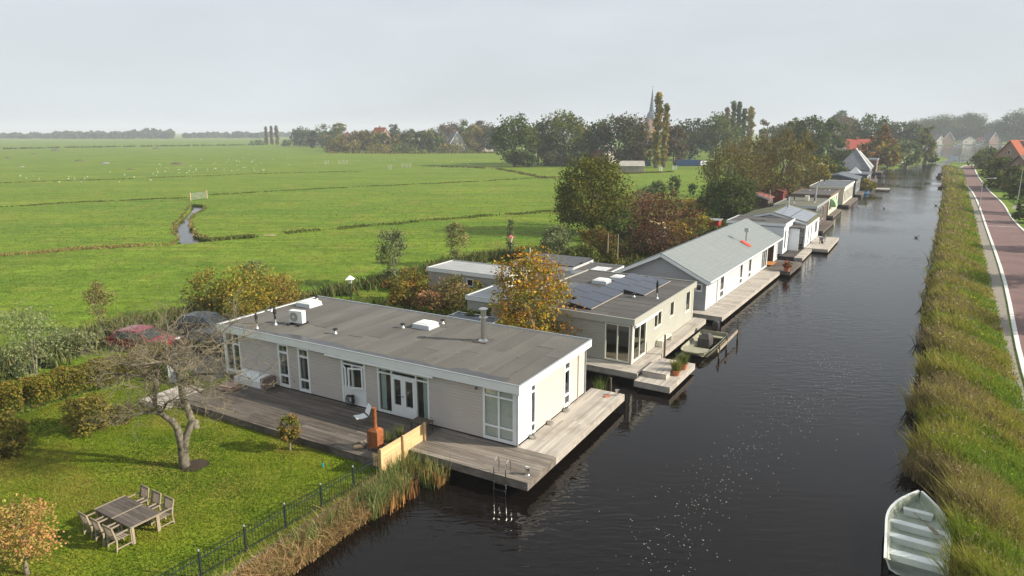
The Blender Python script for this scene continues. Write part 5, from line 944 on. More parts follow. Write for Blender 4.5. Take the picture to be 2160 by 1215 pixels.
def crown(name, parent, h, w, zb, style, pal, dist, rng, dens=1., leaf=None, open_=.0, droop=0., clump=.16, depth=None, jit=.3, trans=None):
    ch = h-zb; px = 683/dist                                      # render pixels per metre
    ls = leaf or min(max(.075, 1.6/px), .9); N_ = int(dens*(10 if style == 'poplar' else 6.5)*ch*w/(ls*ls)); N_ = max(260, min(N_, 20000))
    nc = int(max(70 if style == 'poplar' else 44, min(200, N_/55))); per = max(8, N_//nc); q = np.empty((0,3))
    while len(q) < nc:
        t_ = np.c_[rng.uniform(-1,1,(nc*3,2)), rng.uniform(0,1,nc*3)]; t_ = t_[in_shape(t_, style)]
        if style not in ('poplar','cone'): t_ = t_[(np.hypot(t_[:,0],t_[:,1])**2+((t_[:,2]-.45)*2)**2)**.5 > rng.uniform(.2,.85,len(t_))]
        q = np.r_[q, t_]
    q = q[:nc]
    if style == 'poplar': z_ = (np.arange(nc)+rng.random(nc))/nc; r_ = np.sin(np.clip(z_*.9+.08,0,1)*np.pi)**.5*(1-.35*z_)*rng.uniform(0,.7,nc); a_ = rng.uniform(0,6.28,nc); q = np.c_[r_*np.cos(a_), r_*np.sin(a_), z_]
    lob = 1+.15*np.sin(3*np.arctan2(q[:,1],q[:,0])+rng.uniform(0,6))*np.sin(5*q[:,2]+rng.uniform(0,6)); q[:,:2] *= rng.uniform(.82,1.06,(nc,1))*lob[:,None]
    dw = depth or w; P = np.c_[q[:,0]*w/2, q[:,1]*dw/2, zb+q[:,2]*ch]
    cc = pick(pal, len(P), rng, jit); cr = max(clump*.95*w, ls*1.2)*(rng.uniform(.6,1.3,(len(P),1)))*(1.3 if style == 'poplar' else 1)
    if open_: cr *= 1+open_
    k = max(6, int(per*(1-open_))); L_ = np.repeat(P, k, axis=0)+unit(rng.normal(0, 1, (len(P)*k,3)))*(rng.random((len(P)*k,1))**.45)*np.repeat(cr, k, axis=0)*np.array([.85,.85,.7]); C = np.repeat(cc, k, axis=0)*rng.uniform(.75,1.3,(len(P)*k,1))
    mixc = rng.random(len(C)) < .3; C[mixc] = pick(pal, int(mixc.sum()), rng, jit); C *= 1.3
    L_[:,2] = np.maximum(L_[:,2], .05)
    V, F, CC = leaf_geo(L_, np.full(len(L_), ls*(.62 if droop else 1)), np.clip(C,0,1), rng, droop, 2.4 if droop else 1.5); np_mesh(name, V, F, None, CC, LEAF, parent); return P
def trunk(parent, h, r, P, rng, zb, m=BARKD, nl=14, stems=1):
    b = MB(); prng = random.Random(int(rng.integers(1e9)))
    for s_ in range(stems):
        ox, oy = (0,0) if stems == 1 else (prng.uniform(-r*4,r*4), prng.uniform(-r*4,r*4)); r = r/(1 if stems == 1 else 1.8); pts = [(ox*(1+i*.35)+prng.uniform(-r,r)*.6*i, oy*(1+i*.35)+prng.uniform(-r,r)*.6*i, h*f-(.1 if i == 0 else 0)) for i, f in enumerate((0,.12,.3,.5,.7,.86))]
        b.tube(pts, [r*1.25,r,r*.85,r*.6,r*.35,r*.12], 8)
        for _ in range(nl//stems):
            q = P[int(rng.integers(len(P)))]; f = min(.8, max(.1, (q[2]/h)*.65)); k = f*h; s0 = Vector((ox,oy,k)); q = Vector(q); mid = s0.lerp(q,.5)+Vector((prng.uniform(-.1,.1),prng.uniform(-.1,.1),.08))*h*.3
            b.tube([s0, mid, q], [r*.3,r*.16,r*.04], 5, cap=False)
    return b.build('trunk', m, parent, smooth=True)
def tree(label, px, py, wpx, ty, style, pal, zb=.15, dens=1., open_=0., group=None, name='tree', cat='tree', droop=0., m=BARK, stems=1, leaf=None, clump=.2, z=LZ, rx=.028, depth=None, base=None, h=None, w=None, nl=14):
    base = base or G(px, py, z); h = h or top_of(base, ty); w = w or wpx/pxm(base); seed = int(abs(px*13+py*7+ty)) % 99991; rng = np.random.default_rng(seed)
    t = thing(name, label, cat, base, rng.uniform(0,6.28) if depth is None else 0, group); dist = math.hypot(base[1], base[0])
    P = crown('crown', t, h, w, h*zb, style, pal, dist, rng, dens, leaf, open_, droop, clump, depth)
    trunk(t, h, max(.03, rx*h), P, rng, h*zb, m, nl, stems); return t
# -- garden and bank plants of the nearer half
tree('orange and green autumn maple between the two nearest flat roofed houseboats', 1118, 755, 165, 528, 'broad', AUT+[(.17,.16,.03),(.13,.14,.02),(.15,.15,.03),(.22,.17,.03)], .12, .85, .28, leaf=.12, clump=.17, m=BARK)
tree('small round clipped shrub tree on a short stem beside the long deck', 613, 950, 50, 878, 'round', [(.13,.12,.025),(.10,.10,.025),(.17,.10,.03),(.09,.10,.02)], .28, 1.1, 0, leaf=.075, clump=.2, m=BARK)
tree('young tree with pink orange autumn leaves at the lawn corner', 58, 1212, 128, 1062, 'round', [(.34,.20,.07),(.30,.20,.06),(.26,.20,.06),(.36,.17,.09),(.20,.18,.05)], .2, .8, .3, leaf=.065, clump=.19, m=BARK)
for px, py, w_, ty, pal, lb in ((185,908,100,838,OLIVE,'rounded olive brown shrub in front of the beech hedge'), (22,962,75,868,OLIVE,'dense rounded olive shrub where the hedge meets the lawn corner'), (258,892,60,848,[(.12,.09,.04),(.15,.11,.05),(.10,.09,.03)],'low thin brown shrub between the rounded shrub and the bare tree')):
    tree(lb, px, py, w_, ty, 'broad', pal, .02, 1.1 if w_ > 62 else .5, 0, leaf=.085, clump=.2, cat='shrub', name='shrub', stems=4, rx=.02)
W_SH = 'wild shrubs along the ditch'
for px, py, w_, ty, st, pal, op, lb, nm in (
    (72,806,120,650,'vase',[(.15,.18,.08),(.12,.15,.065),(.18,.20,.10)],.66,'grey green sallow bush rising behind the beech hedge','willow'), (222,702,62,598,'vase',[(.16,.15,.06),(.13,.13,.05),(.17,.14,.05)],.45,'narrow brownish sallow on the ditch bank behind the bare tree','willow'), (150,750,110,690,'broad',WIL,.55,'sprawling pale bramble and sallow thicket behind the hedge','shrub'),
    (445,668,95,572,'broad',[(.17,.14,.03),(.14,.11,.03),(.14,.13,.03)],.4,'bronze leaved hawthorn bush behind the parked cars','shrub'), (525,672,130,560,'broad',YEL+[(.20,.15,.03)],.4,'yellow and orange field maple bush behind the flat roof','shrub'), (590,662,85,578,'broad',[(.22,.17,.04),(.18,.16,.04),(.23,.15,.04)],.45,'orange tinted thorn bush at the corner of the flat roof','shrub'), (543,640,60,552,'vase',WIL,.35,'thin grey sallow showing above the orange bushes','willow'),
    (830,604,72,488,'vase',WIL,.05,'grey green pollard willow on the ditch bank behind the lantern','willow'), (965,560,50,470,'vase',[(.21,.21,.08),(.16,.17,.06),(.24,.22,.09)],.15,'slender yellow green willow behind the garden shed','willow'), (1077,535,22,464,'poplar',WIL,.3,'very thin young willow behind the old lantern','willow'),
    (862,640,95,570,'broad',[(.15,.12,.025),(.20,.14,.03),(.10,.10,.02),(.25,.12,.03)],.05,'apple tree with reddish autumn leaves behind the clipped hedge','shrub'), (950,650,100,585,'broad',[(.14,.12,.04),(.18,.12,.05),(.11,.11,.04)],.2,'thinly leaved shrub against the long grey shed','shrub'), (905,662,70,612,'broad',[(.22,.11,.06),(.16,.11,.05),(.12,.11,.04)],.15,'pinkish hydrangea bush in front of the long grey shed','shrub'), (1010,672,80,612,'broad',GREEN+OLIVE,.1,'dark green bush at the foot of the orange maple','shrub'), (1010,640,45,590,'broad',OLIVE,.1,'olive bush hiding the shed door','shrub'),
    (1180,552,80,478,'broad',WIL,.1,'grey leaved olive willow bush beside the carport','shrub'), (1228,562,70,518,'broad',[(.10,.115,.03),(.075,.09,.02)],0,'round clipped green bush behind the carport roof','shrub'), (1255,530,75,482,'broad',RUST+OLIVE,.1,'rust orange bush beneath the big dark oak','shrub'), (1345,500,50,455,'broad',RUST,.1,'orange shrub beside the timber pergola','shrub'), (1312,508,80,448,'broad',DKG,.05,'dark shadowy bush under the big oak crown','shrub'),
    (1288,572,40,515,'cone',[(.10,.09,.015),(.08,.085,.015)],0,'columnar golden thuja near the grey gable','conifer'), (1484,470,26,452,'cone',YEL,0,'small yellow cypress beyond the grey metal roof','conifer'), (1468,482,60,448,'broad',YEL,.1,'yellow green shrub behind the grey metal roof','shrub'), (1500,468,36,446,'broad',GREEN,.05,'bright green bush beside the low red lean-to','shrub'),
    (1420,500,70,468,'broad',[(.32,.25,.03),(.26,.20,.03),(.18,.16,.03)],.1,'bright yellow shrub below the purple tree','shrub'), (1385,425,50,385,'vase',BLUEG,.1,'grey pollard willow on the meadow edge, beside the oak','willow'), (1420,420,34,372,'vase',BLUEG,.1,'taller grey pollard willow on the meadow edge','willow'), (1460,412,20,388,'vase',BLUEG,.1,'smallest grey pollard willow on the meadow edge','willow'), (1360,432,60,398,'vase',BLUEG,.2,'low spreading grey willow behind the purple tree','willow'),
    (1190,475,44,425,'vase',WIL,.2,'pale sallow half hidden by the big oak','willow'), (1350,462,90,408,'vase',[(.15,.13,.07),(.13,.10,.05),(.18,.13,.06)],.35,'bare looking pale brown thicket behind the purple tree','shrub'), (1462,455,60,420,'broad',MIXA,.15,'pink and yellow fruit tree behind the purple tree','tree'), (1310,540,60,512,'broad',RUST+OLIVE,.15,'low bronze bush in front of the pergola','shrub'), (1370,535,110,490,'broad',COPPER,.2,'low dark copper shrubbery under the purple tree','shrub')):
    tree(lb, px, py, w_, ty, st, pal, .03 if nm == 'shrub' else .08, .9, op, W_SH if nm == 'willow' else None, nm, 'shrub' if nm == 'shrub' else 'tree', stems=3, rx=.018, droop=.5 if nm == 'willow' else 0.)
tree('big dark olive oak standing alone at the meadow edge', 1246, 492, 158, 330, 'broad', OAK+[(.055,.06,.012)], .12, 1.15, .03, m=BARKD)
tree('purple red leaved tree beside the long grey roof', 1395, 540, 145, 412, 'broad', PURP+[(.13,.09,.035)], .15, .7, .35, m=BARK)
tree('dark glossy evergreen tree behind the white houseboat', 1540, 462, 115, 372, 'broad', DKG, .03, 1.1, 0)
for px, py, w_, ty, lb in ((1535,440,120,298,'broad brown birch with bare pale twigs, first behind the evergreen'), (1590,432,90,288,'brown birch in the middle of the clump behind the evergreen'), (1640,428,95,270,'tallest brown green birch of the clump behind the houseboats'), (1688,418,75,278,'drooping olive birch beside the red tiled shed')):
    tree(lb, px, py, w_, ty, 'broad', BRN+[(.12,.11,.03)], .08, .9, .15, 'birches behind the houseboats', droop=.6, m=BARK, clump=.2)
for px, py, w_, ty, pal, lb in ((1715,408,55,325,YEL+OLIVE,'yellow green weeping birch behind the cream houseboat'), (1742,400,50,330,OLIVE+GREEN,'olive tree behind the slate roofed houseboat'), (1762,388,40,335,DKG,'dark cypress like tree beside the charcoal houseboat'), (1690,425,40,395,YEL,'yellow bush near the pale roofed shed'), (1640,425,60,372,OLIVE+GREEN,'green bush between the evergreen and the red shed'), (1728,398,50,372,RUST+OLIVE,'rusty bush right behind the slate blue roof'), (1830,402,38,377,YEL+OLIVE,'yellow green sallow at the waterside beside the charcoal houseboat')):
    tree(lb, px, py, w_, ty, 'broad', pal, .04, 1., .05, stems=2)
# -- belt of big trees and the village beyond
B_ = 'tall trees in the belt beyond the meadow'
for px, py, w_, ty, st, pal, lb in ((1085,351,92,249,'round',DKG+GREEN,'dark lime tree with drooping skirt, first in the belt beyond the meadow'), (1135,347,60,257,'round',DKG,'dark narrow lime between the drooping lime and the tallest ash'), (1192,347,108,237,'round',GREEN+OAK,'tallest broad ash in the belt beyond the meadow'), (1256,346,66,254,'round',DKG,'dark tree beside the glimpsed white house'), (1318,349,100,243,'round',DKG+COPPER,'broad dark tree behind the grey barn'), (1384,354,32,198,'poplar',OLIVE+YEL,'tall yellowing poplar in front of the church spire'), (1400,353,24,222,'poplar',YEL,'second slimmer yellow poplar beside the spire'), (1422,350,50,262,'round',COPPER,'copper brown tree beside the yellow poplars'), (1352,350,50,275,'round',BRN,'brown tinged tree at the foot of the tall poplar'),
    (1105,352,60,318,'broad',DKG,'dark undergrowth bush below the drooping lime'), (1165,350,60,322,'broad',COPPER+DKG,'brown bush below the tallest ash'), (1215,350,70,318,'broad',DKG,'dark green bush between ash and glimpsed house')):
    tree(lb, px, py, w_, ty, st, pal, .06, 1.1, .02, B_)
for px, py, w_, ty, st, pal, lb in ((1455,338,90,254,'round',BLUEG,'blue green willow crown beyond the containers'), (1437,345,26,286,'cone',WIL,'pale silver tree beside the copper tree'), (1510,338,98,246,'round',GREEN,'rounded bright green chestnut beyond the birches'), (1528,325,22,228,'poplar',RUST,'thin rusty tree top above the chestnut'), (1541,330,18,216,'poplar',GREEN,'green poplar, first of a close pair'), (1553,330,18,216,'poplar',GREEN,'green poplar, second of a close pair'), (1564,331,18,230,'poplar',DKG,'dark narrow poplar beside the close pair'), (1577,333,26,227,'poplar',YEL,'yellow green poplar next to the dark narrow one'), (1608,332,40,237,'cone',OLIVE+BLUEG,'conical larch above the birches'), (1640,325,60,262,'round',BLUEG,'hazy round tree behind the larch'), (1668,345,60,252,'round',GREEN+OAK,'oak crown behind the birches'), (1700,352,78,250,'round',DKG+GREEN,'broad dark oak above the olive birch'), (1742,348,66,256,'round',DKG,'second broad dark oak beyond the birches'),
    (1765,312,40,235,'umbrella',BLUEG,'umbrella shaped pine above the far crowns'), (1785,315,64,250,'round',RUST+COPPER,'russet beech crown behind the red tiled roof'), (1832,332,82,248,'round',DKG+GREEN,'big dark beech behind the hipped roof houseboat'), (1795,330,60,262,'round',OLIVE,'olive lime crown beside the russet beech'), (1880,326,60,258,'round',BLUEG,'hazy green tree between beech and lake'), (1915,326,56,262,'round',BLUEG+GREEN,'rounded lakeside oak beside the hazy green tree'), (1852,350,40,266,'round',RUST,'orange brown tree in front of the dark beech'), (1830,354,60,298,'broad',RUST+DKG,'red brown shrubby tree behind the box shaped houseboat'), (1872,354,52,292,'broad',YEL+RUST,'yellow orange tree beside the cruisers'), (1912,350,56,300,'round',WIL,'round silver willow above the cruisers'), (1948,344,38,266,'round',OLIVE+WIL,'tall loose poplar at the lake mouth'), (1962,342,26,318,'broad',GREEN,'green bush at the foot of the loose poplar'), (1780,352,70,318,'broad',DKG,'dark yew mass in front of the red tiled roof'), (1805,362,40,330,'broad',DKG,'dark laurel behind the hipped roof')):
    tree(lb, px, py, w_, ty, st, pal, .05, 1.05, .02, B_)
FS = 'hazy trees on the far lake shore'
FL = ['at the willow end of the far lake shore','rising beside the stepped gable house across the lake','behind the brown gabled farmhouse across the lake','tallest of those between farmhouse and dormer house across the lake','behind the low cream dormer house across the lake','small one above the little cream cottage across the lake','behind the steep roofed brick house across the lake','just beyond the steep roofed brick house across the lake','big one behind the solar roofed house by the road','second big one behind the solar roofed house by the road']
for iF, (px, py, w_, ty) in enumerate(((1938,303,60,254),(1965,303,60,250),(1995,303,70,246),(2030,303,56,241),(2050,303,52,243),(2066,303,30,258),(2090,303,50,258),(2112,303,44,262),(2145,306,80,237),(2185,306,70,240))):
    tree('hazy green tree '+FL[iF], px, py, w_, ty, 'round', BLUEG+GREEN, .05, 1., .03, FS, rx=.02)
VL = 'trees between the village houses beyond the pasture'
for i, (px, py, w_, ty, st, pal) in enumerate(((563,305,11,268,'poplar',BRN),(574,305,10,266,'poplar',BRN),(585,305,12,266,'poplar',BRN),(640,309,44,270,'round',BLUEG),(628,309,30,276,'round',BLUEG),(660,312,28,278,'round',DKG),(690,312,48,264,'round',BLUEG+GREEN),(714,317,36,258,'round',WIL+OLIVE),(725,320,44,288,'broad',OLIVE),(757,320,48,279,'round',BRN+OLIVE),(778,320,40,273,'round',OLIVE),(805,321,36,279,'round',GREEN),(832,316,28,262,'round',BLUEG),(840,321,40,285,'round',OLIVE),(866,321,42,275,'round',BLUEG+OLIVE),(890,321,40,278,'round',GREEN),(915,322,48,272,'round',GREEN),(905,321,40,274,'round',OLIVE),(940,314,50,264,'round',COPPER),(960,312,52,262,'round',COPPER),(985,318,44,253,'round',GREEN),(1000,322,44,264,'round',OLIVE),(1018,320,60,256,'round',COPPER),(1042,322,44,268,'round',DKG),(700,320,40,296,'broad',OLIVE),(745,322,50,300,'broad',BRN+OLIVE),(800,322,60,304,'broad',OLIVE),(860,323,60,305,'broad',GREEN),(950,323,50,303,'broad',OLIVE),(545,306,30,296,'broad',BLUEG),(605,308,24,296,'broad',DKG))):
    cn = {id(BRN):'brown',id(BLUEG):'blue green',id(DKG):'dark green',id(OLIVE):'olive',id(GREEN):'fresh green',id(COPPER):'copper brown'}.get(id(pal), 'olive and green mottled'); kind = {'poplar':'thin brown poplar of the trio standing apart from the village','round':'%s rounded tree of the village belt beyond the pasture' % cn,'broad':'low %s bush in front of the village belt' % cn}[st]
    tree(kind, px, py, w_, ty, st, pal, .04, 1., .03, VL, rx=.02)
RBK = 'bushes beside the cycle road'
for px, py, w_, ty, pal, lb in ((2082,356,70,314,GREEN+OAK,'rounded dark bush where the road bends out of sight'), (2108,396,80,338,DKG+OAK,'large dark green bush beside the road'), (2128,404,50,345,YEL+DKG,'yellowing hazel beside the large dark bush'), (2150,420,60,365,DKG,'dark hedge bush in front of the tiled house'), (2082,345,44,310,GREEN+BLUEG,'tree behind the bend in the road'), (2165,470,50,420,DKG,'dark bush at the edge of the side path'), (2160,400,44,370,GREEN,'green bush before the brown tiled roof')):
    tree(lb, px, py, w_, ty, 'broad', pal, .02, 1.1, .02, RBK, z=RZ, stems=2)
# trees standing beyond the right edge of the picture whose shadows cross the road
for i, (X, Y, hh, ww) in enumerate(((22,38,8,5),(20,66,9,6),(21,84,10,7),(22,106,9,6),(21,150,9,7))):
    b0 = CAN.p(X, Y, RZ); tree('roadside lime tree beyond the cycle road', 2300+i*11, 700, 100, 300, 'round', GREEN, .2, .7, .05, 'roadside limes', base=b0, h=hh, w=ww, leaf=.3)
# -- hedges
def hedge(label, pts, hh, th, pal, rng, leaf=.09, name='hedge', n_per=1100, trunks=True):
    t = thing(name, label, 'hedge', (pts[0][0], pts[0][1], LZ), 0); L_, C = [], []; b = MB()
    for a, c in zip(pts[:-1], pts[1:]):
        a, c = Vector(a[:2]), Vector(c[:2]); ln = (c-a).length; n = int(ln*n_per); d = (c-a)/ln; nn = Vector((-d.y,d.x)); s_ = rng.uniform(0,ln,n)
        top = hh*(1+.08*np.sin(s_*1.7)+.06*np.sin(s_*4.1)); z = top*rng.uniform(.1,1,n)**.6; u = rng.choice([-1,1],n)*np.abs(rng.normal(.38,.13,n))*th*(1+.15*np.sin(s_*2.6)); k = rng.random(n) < .3; z[k] = top[k]+rng.normal(0,.04,k.sum()); u[k] = rng.uniform(-.45,.45,k.sum())*th
        L_.append(np.c_[a.x+d.x*s_+nn.x*u-pts[0][0], a.y+d.y*s_+nn.y*u-pts[0][1], z]); pat = np.sin(s_*1.3+3)*.5+np.sin(z*4+s_*3)*.4+rng.normal(0,.6,n); idx = np.clip(((pat+1.5)/3*len(pal)).astype(int),0,len(pal)-1); C.append(np.array(pal)[idx]*rng.uniform(.7,1.3,(n,1)))
        if trunks:
            for k in range(int(ln/.4)): p = a+d*(k+.5)*.4; b.tube([(p.x-pts[0][0],p.y-pts[0][1],-.05),(p.x-pts[0][0]+.04,p.y-pts[0][1],hh*.8)], [.03,.015], 5)
    L_ = np.concatenate(L_); V, F, CC = leaf_geo(L_, np.full(len(L_),leaf), np.clip(np.concatenate(C),0,1), rng); np_mesh('foliage', V, F, None, CC, LEAF, t); b.build('stems', BARKD, t, kind='stuff')
hedge('brown and green beech hedge behind the lawn', [G(*p) for p in ((-150,930),(0,880),(60,872),(120,846),(200,826),(290,798),(350,776))], 1.5, 1.3, [(.15,.155,.025),(.19,.165,.03),(.13,.145,.022),(.21,.14,.03),(.16,.16,.025),(.24,.14,.04)], RNG, .085, n_per=2100)
hedge('clipped dark green hedge behind the beige houseboat', [HM.p(-17.2,10.2,LZ), HM.p(-13.5,10.4,LZ), HM.p(-9.2,10.8+2,LZ)], 2.3, 1.4, [(.05,.075,.015),(.065,.085,.018),(.10,.09,.02),(.08,.10,.02)], RNG, .09, n_per=2200)
# -- the bare tree on the lawn
tb = G(390,985); by = tb.y
def bp(px, py, dy=0.): return at_y(px, py, by+dy)-Vector((tb.x, tb.y, LZ))
t = thing('bare_tree', 'leafless gnarled apple tree with a forked trunk on the lawn', 'tree', (tb.x, tb.y, LZ), 0); b = MB(); prng = random.Random(11)
limbs = [([(390,990,0),(388,968,0),(386,948,0),(385,934,0)], [.27,.22,.2,.14]), ([(387,960,0),(381,928,-.03),(374,903,-.1),(364,889,-.2),(344,876,-.35)], [.19,.165,.15,.14,.11]), ([(344,876,-.35),(327,854,-.4),(326,836,-.4),(329,812,-.3),(331,800,-.2)], [.10,.09,.085,.08,.07]), ([(331,802,-.2),(312,797,-.4),(280,791,-.7),(247,789,-1.0),(215,784,-1.3)], [.06,.055,.05,.035,.015]), ([(331,802,-.2),(335,775,0),(322,752,.2),(305,738,.5),(290,715,.8)], [.06,.05,.04,.03,.015]),
    ([(388,958,0),(390,932,.03),(395,914,.1),(405,887,.15),(396,862,.2),(385,836,.2),(381,804,.2),(376,783,.2)], [.18,.16,.15,.145,.14,.135,.13,.12]), ([(376,785,.2),(358,765,0),(342,763,-.3),(322,765,-.7),(290,772,-1.1),(255,768,-1.5),(222,752,-1.7)], [.09,.08,.06,.05,.035,.022,.01]), ([(358,766,0),(350,745,.2),(351,724,.4),(356,700,.7),(350,672,1.0)], [.07,.055,.045,.03,.012]), ([(376,785,.2),(392,779,.5),(410,758,.9),(436,742,1.4),(475,722,1.9),(515,708,2.3)], [.09,.08,.07,.05,.03,.012]), ([(381,803,.2),(391,798,-.2),(417,789,-.6),(458,788,-1.1),(500,788,-1.5),(535,802,-1.7)], [.06,.055,.045,.035,.022,.01]), ([(383,812,.2),(400,815,-.1),(415,823,-.3),(433,834,-.5),(435,855,-.6)], [.05,.045,.04,.03,.015]), ([(352,740,.2),(384,735,.6),(424,727,1.0),(465,705,1.5),(500,672,1.8)], [.045,.04,.035,.02,.01]), ([(344,876,-.35),(322,870,-.8),(298,872,-1.3),(265,880,-1.6)], [.06,.045,.03,.012]), ([(340,872,-.35),(352,850,-.9),(368,842,-1.4),(392,843,-1.6),(430,850,-1.7)], [.045,.04,.03,.02,.01])]
tips = []
for L_, R_ in limbs:
    pts = [bp(*p) for p in L_]; b.tube(pts, R_, 9)
    if R_[-1] < .1:
        for i in range(len(pts)-1):
            for f in np.arange(0.05, 1, .26 if R_[i] < .12 else .5):
                if R_[i] < .125: tips.append((pts[i].lerp(pts[i+1], f), (pts[i+1]-pts[i]).normalized(), R_[i]))
        tips.append((pts[-1], (pts[-1]-pts[-2]).normalized(), R_[-1]))
b.build('trunk', mat('lichen_bark', (.06,.048,.036), .9, .45, 6, bump=.6, bscale=30, col2=(.165,.15,.11)), t, smooth=True)
tw = MB(); nseg = 0
def twig(p, d, r, ln, lvl):
    global nseg
    pts = [p]; k = 4
    for i in range(k):
        d = (d+Vector((prng.gauss(0,.32), prng.gauss(0,.32), prng.gauss(.05,.26)))).normalized(); pts.append(pts[-1]+d*ln/k)
    tw.tube(pts, [r*(1-.17*i) for i in range(k+1)], 4 if lvl < 2 else 3, cap=False); nseg += 1
    if lvl < 3:
        for i in range(1, k+1):
            for _ in range(2 if lvl < 2 else 1):
                if prng.random() < (.72 if lvl < 2 else .6): twig(pts[i], (d*.6+Vector((prng.gauss(0,.75),prng.gauss(0,.75),prng.gauss(.12,.5)))).normalized(), r*.55, ln*.62, lvl+1)
for p, d, r in tips:
    out = Vector((p.x, p.y, 0)); out = out.normalized() if out.length > .1 else Vector((1,0,0))
    twig(p, (d*.5+out*.5+Vector((prng.gauss(0,.7),prng.gauss(0,.7),prng.gauss(.3,.5)))).normalized(), min(.024, max(.014, r*.4)), prng.uniform(.8,1.5), 1)
tw.build('twigs', mat('twig_bark', (.155,.13,.085), .9, .3, 4, col2=(.21,.18,.115)), t, kind='stuff')
# -- grasses, reeds and rough strips (nobody could count them)
def scatter_poly(poly, n, rng):
    p = np.array([q[:2] for q in poly]); lo, hi = p.min(0), p.max(0); out = np.empty((0,2))
    while len(out) < n:
        c = rng.uniform(lo, hi, (n*2,2)); out = np.r_[out, c[poly_contains(p, c)]]
    return out[:n]
def vis(P, z=LZ, mar=60):
    dz = z-CAMH; f = P[:,1]*math.cos(PITCH)-dz*math.sin(PITCH); u = P[:,1]*math.sin(PITCH)+dz*math.cos(PITCH); x = 1080+FPX*P[:,0]/f; y = 607.5-FPX*u/f
    return (f > 1) & (x > -mar) & (x < 2160+mar) & (y < 1215+mar)
n = 95000; P = scatter_poly(lawn_poly, n, RNG); P = P[vis(P)]; n = len(P)
pat = 1.2*np.sin(P[:,0]*.62+np.sin(P[:,1]*.5)*2)+1.1*np.sin(P[:,1]*.8+P[:,0]*.35)+.5*np.sin(P[:,0]*2.3+P[:,1]*1.7)+RNG.normal(0,.45,n); pal = np.array([(.055,.11,.008),(.08,.145,.010),(.11,.175,.012),(.16,.195,.016),(.23,.20,.04)])*1.05
C = pal[np.clip(((pat+2.5)/5.0*5).astype(int),0,4)]*RNG.uniform(.75,1.25,(n,1))
o = blades(np.c_[P, np.full(n,LZ)], RNG.uniform(.03,.09,n), RNG.uniform(.02,.04,n), C, RNG, .5, name='lawn_grass'); tag(o, 'short bright green lawn grass with yellow patches', 'grass', kind='stuff')
# pasture tufts, thinning with distance
n = 90000; yy = 1/RNG.uniform(1/170., 1/34., n); xx = RNG.uniform(-.82,.5,n)*yy; P = np.c_[xx, yy]; ok = poly_contains(left_poly, P) & ~poly_contains(lawn_poly, P) & ~poly_contains(gp, P) & ~poly_contains(stream, P) & ~poly_contains([v[:2] for v in yardp], P); hx, hy = P[:,0]-HM.o.x, P[:,1]-HM.o.y; lx = hx*HM.v.x+hy*HM.v.y; ly = hx*HM.u.x+hy*HM.u.y; ok &= ~((lx > -21) & (ly < 9)); P = P[ok]; n = len(P); yy = P[:,1]
pat = np.sin(P[:,0]*.13+np.sin(P[:,1]*.06)*2)+np.sin(P[:,1]*.21+P[:,0]*.05)+RNG.normal(0,.8,n); pal = np.array([(.07,.15,.012),(.085,.175,.014),(.10,.195,.016),(.13,.21,.02),(.16,.20,.03)])
C = pal[np.clip(((pat+2.6)/5.2*5).astype(int),0,4)]*RNG.uniform(.9,1.15,(n,1))*1.1
o = blades(np.c_[P, np.full(n,LZ)], RNG.uniform(.05,.13,n), np.clip(yy*.0011,.04,.2)*RNG.uniform(.7,1.3,n), C, RNG, 1.4, name='pasture_grass'); tag(o, 'lush green pasture grass', 'grass', kind='stuff')
def strip(label, line, width, n, hh, pal, rng, wpx=1.6, lean=.3, name='rough_grass', z=LZ, cat='grass', pix=True, wind=(0,0), tip=None, wmin=.03):
    pts = [G(*p, z) for p in line] if pix else line; seg = [(Vector(a[:2]), Vector(c[:2])) for a, c in zip(pts[:-1], pts[1:])]; wt = np.array([(c-a).length/max(15,(a+c).length/2)**1.6 for a, c in seg]); cnt = (wt/wt.sum()*n).astype(int); P = []
    for (a, c), k in zip(seg, cnt):
        d = (c-a).normalized(); nn = Vector((-d.y,d.x)); s_ = rng.random(k); ln_ = (c-a).length; keep_ = (np.sin(s_*ln_*.9+a.x)+np.sin(s_*ln_*.37+a.y)+rng.normal(0,.9,k)) > -.7; s_ = s_[keep_]; k = len(s_); u = rng.normal(0,.4,k)*width+.3*width*np.sin(s_*ln_*.5); P.append(np.c_[a.x+(c.x-a.x)*s_+nn.x*u, a.y+(c.y-a.y)*s_+nn.y*u])
    P = np.concatenate(P); k = len(P); dist = np.linalg.norm(P, axis=1); o = blades(np.c_[P, np.full(k,z-.05)], rng.uniform(.5,1.1,k)*hh, np.clip(dist/683*wpx,wmin,.8)*rng.uniform(.6,1.2,k), pick(pal,k,rng,.3), rng, lean, wind, name=name, tipcol=tip); tag(o, label, cat, kind='stuff'); return o
RGH = [(.10,.13,.03),(.17,.16,.05),(.08,.11,.025),(.22,.18,.07)]; DRY = [(.27,.21,.08),(.20,.19,.05),(.13,.15,.03),(.33,.23,.10)]; GRS = [(.09,.165,.018),(.12,.18,.02)]; DKS = [(.05,.08,.018),(.07,.10,.02),(.10,.11,.03)]
strip('yellowed rough grass along the near field ditch', [(-60,545),(100,531),(250,520.5),(362,516.5)], 1.5, 4200, .28, DRY, RNG); strip('rough dark grass along the ditch right of the sandy mound', [(440,508),(540,500)], 1.2, 1500, .45, RGH+DKS+GRS, RNG, name='rough_grass')
strip('rough tussocks along the long ditch beyond the mound', [(600,492),(720,482),(870,468),(1000,457),(1175,445)], 1.7, 3400, .3, RGH+DKS+GRS, RNG); strip('dark ditch grass on the second field line', [(-60,441),(140,428),(300,421),(395,417)], 1.3, 2400, .26, DKS+RGH+GRS, RNG); strip('dark ditch grass on the second field line beyond the gate', [(440,412),(560,404),(760,394),(960,385),(1180,373)], 1.6, 2400, .27, DKS+RGH+GRS, RNG)
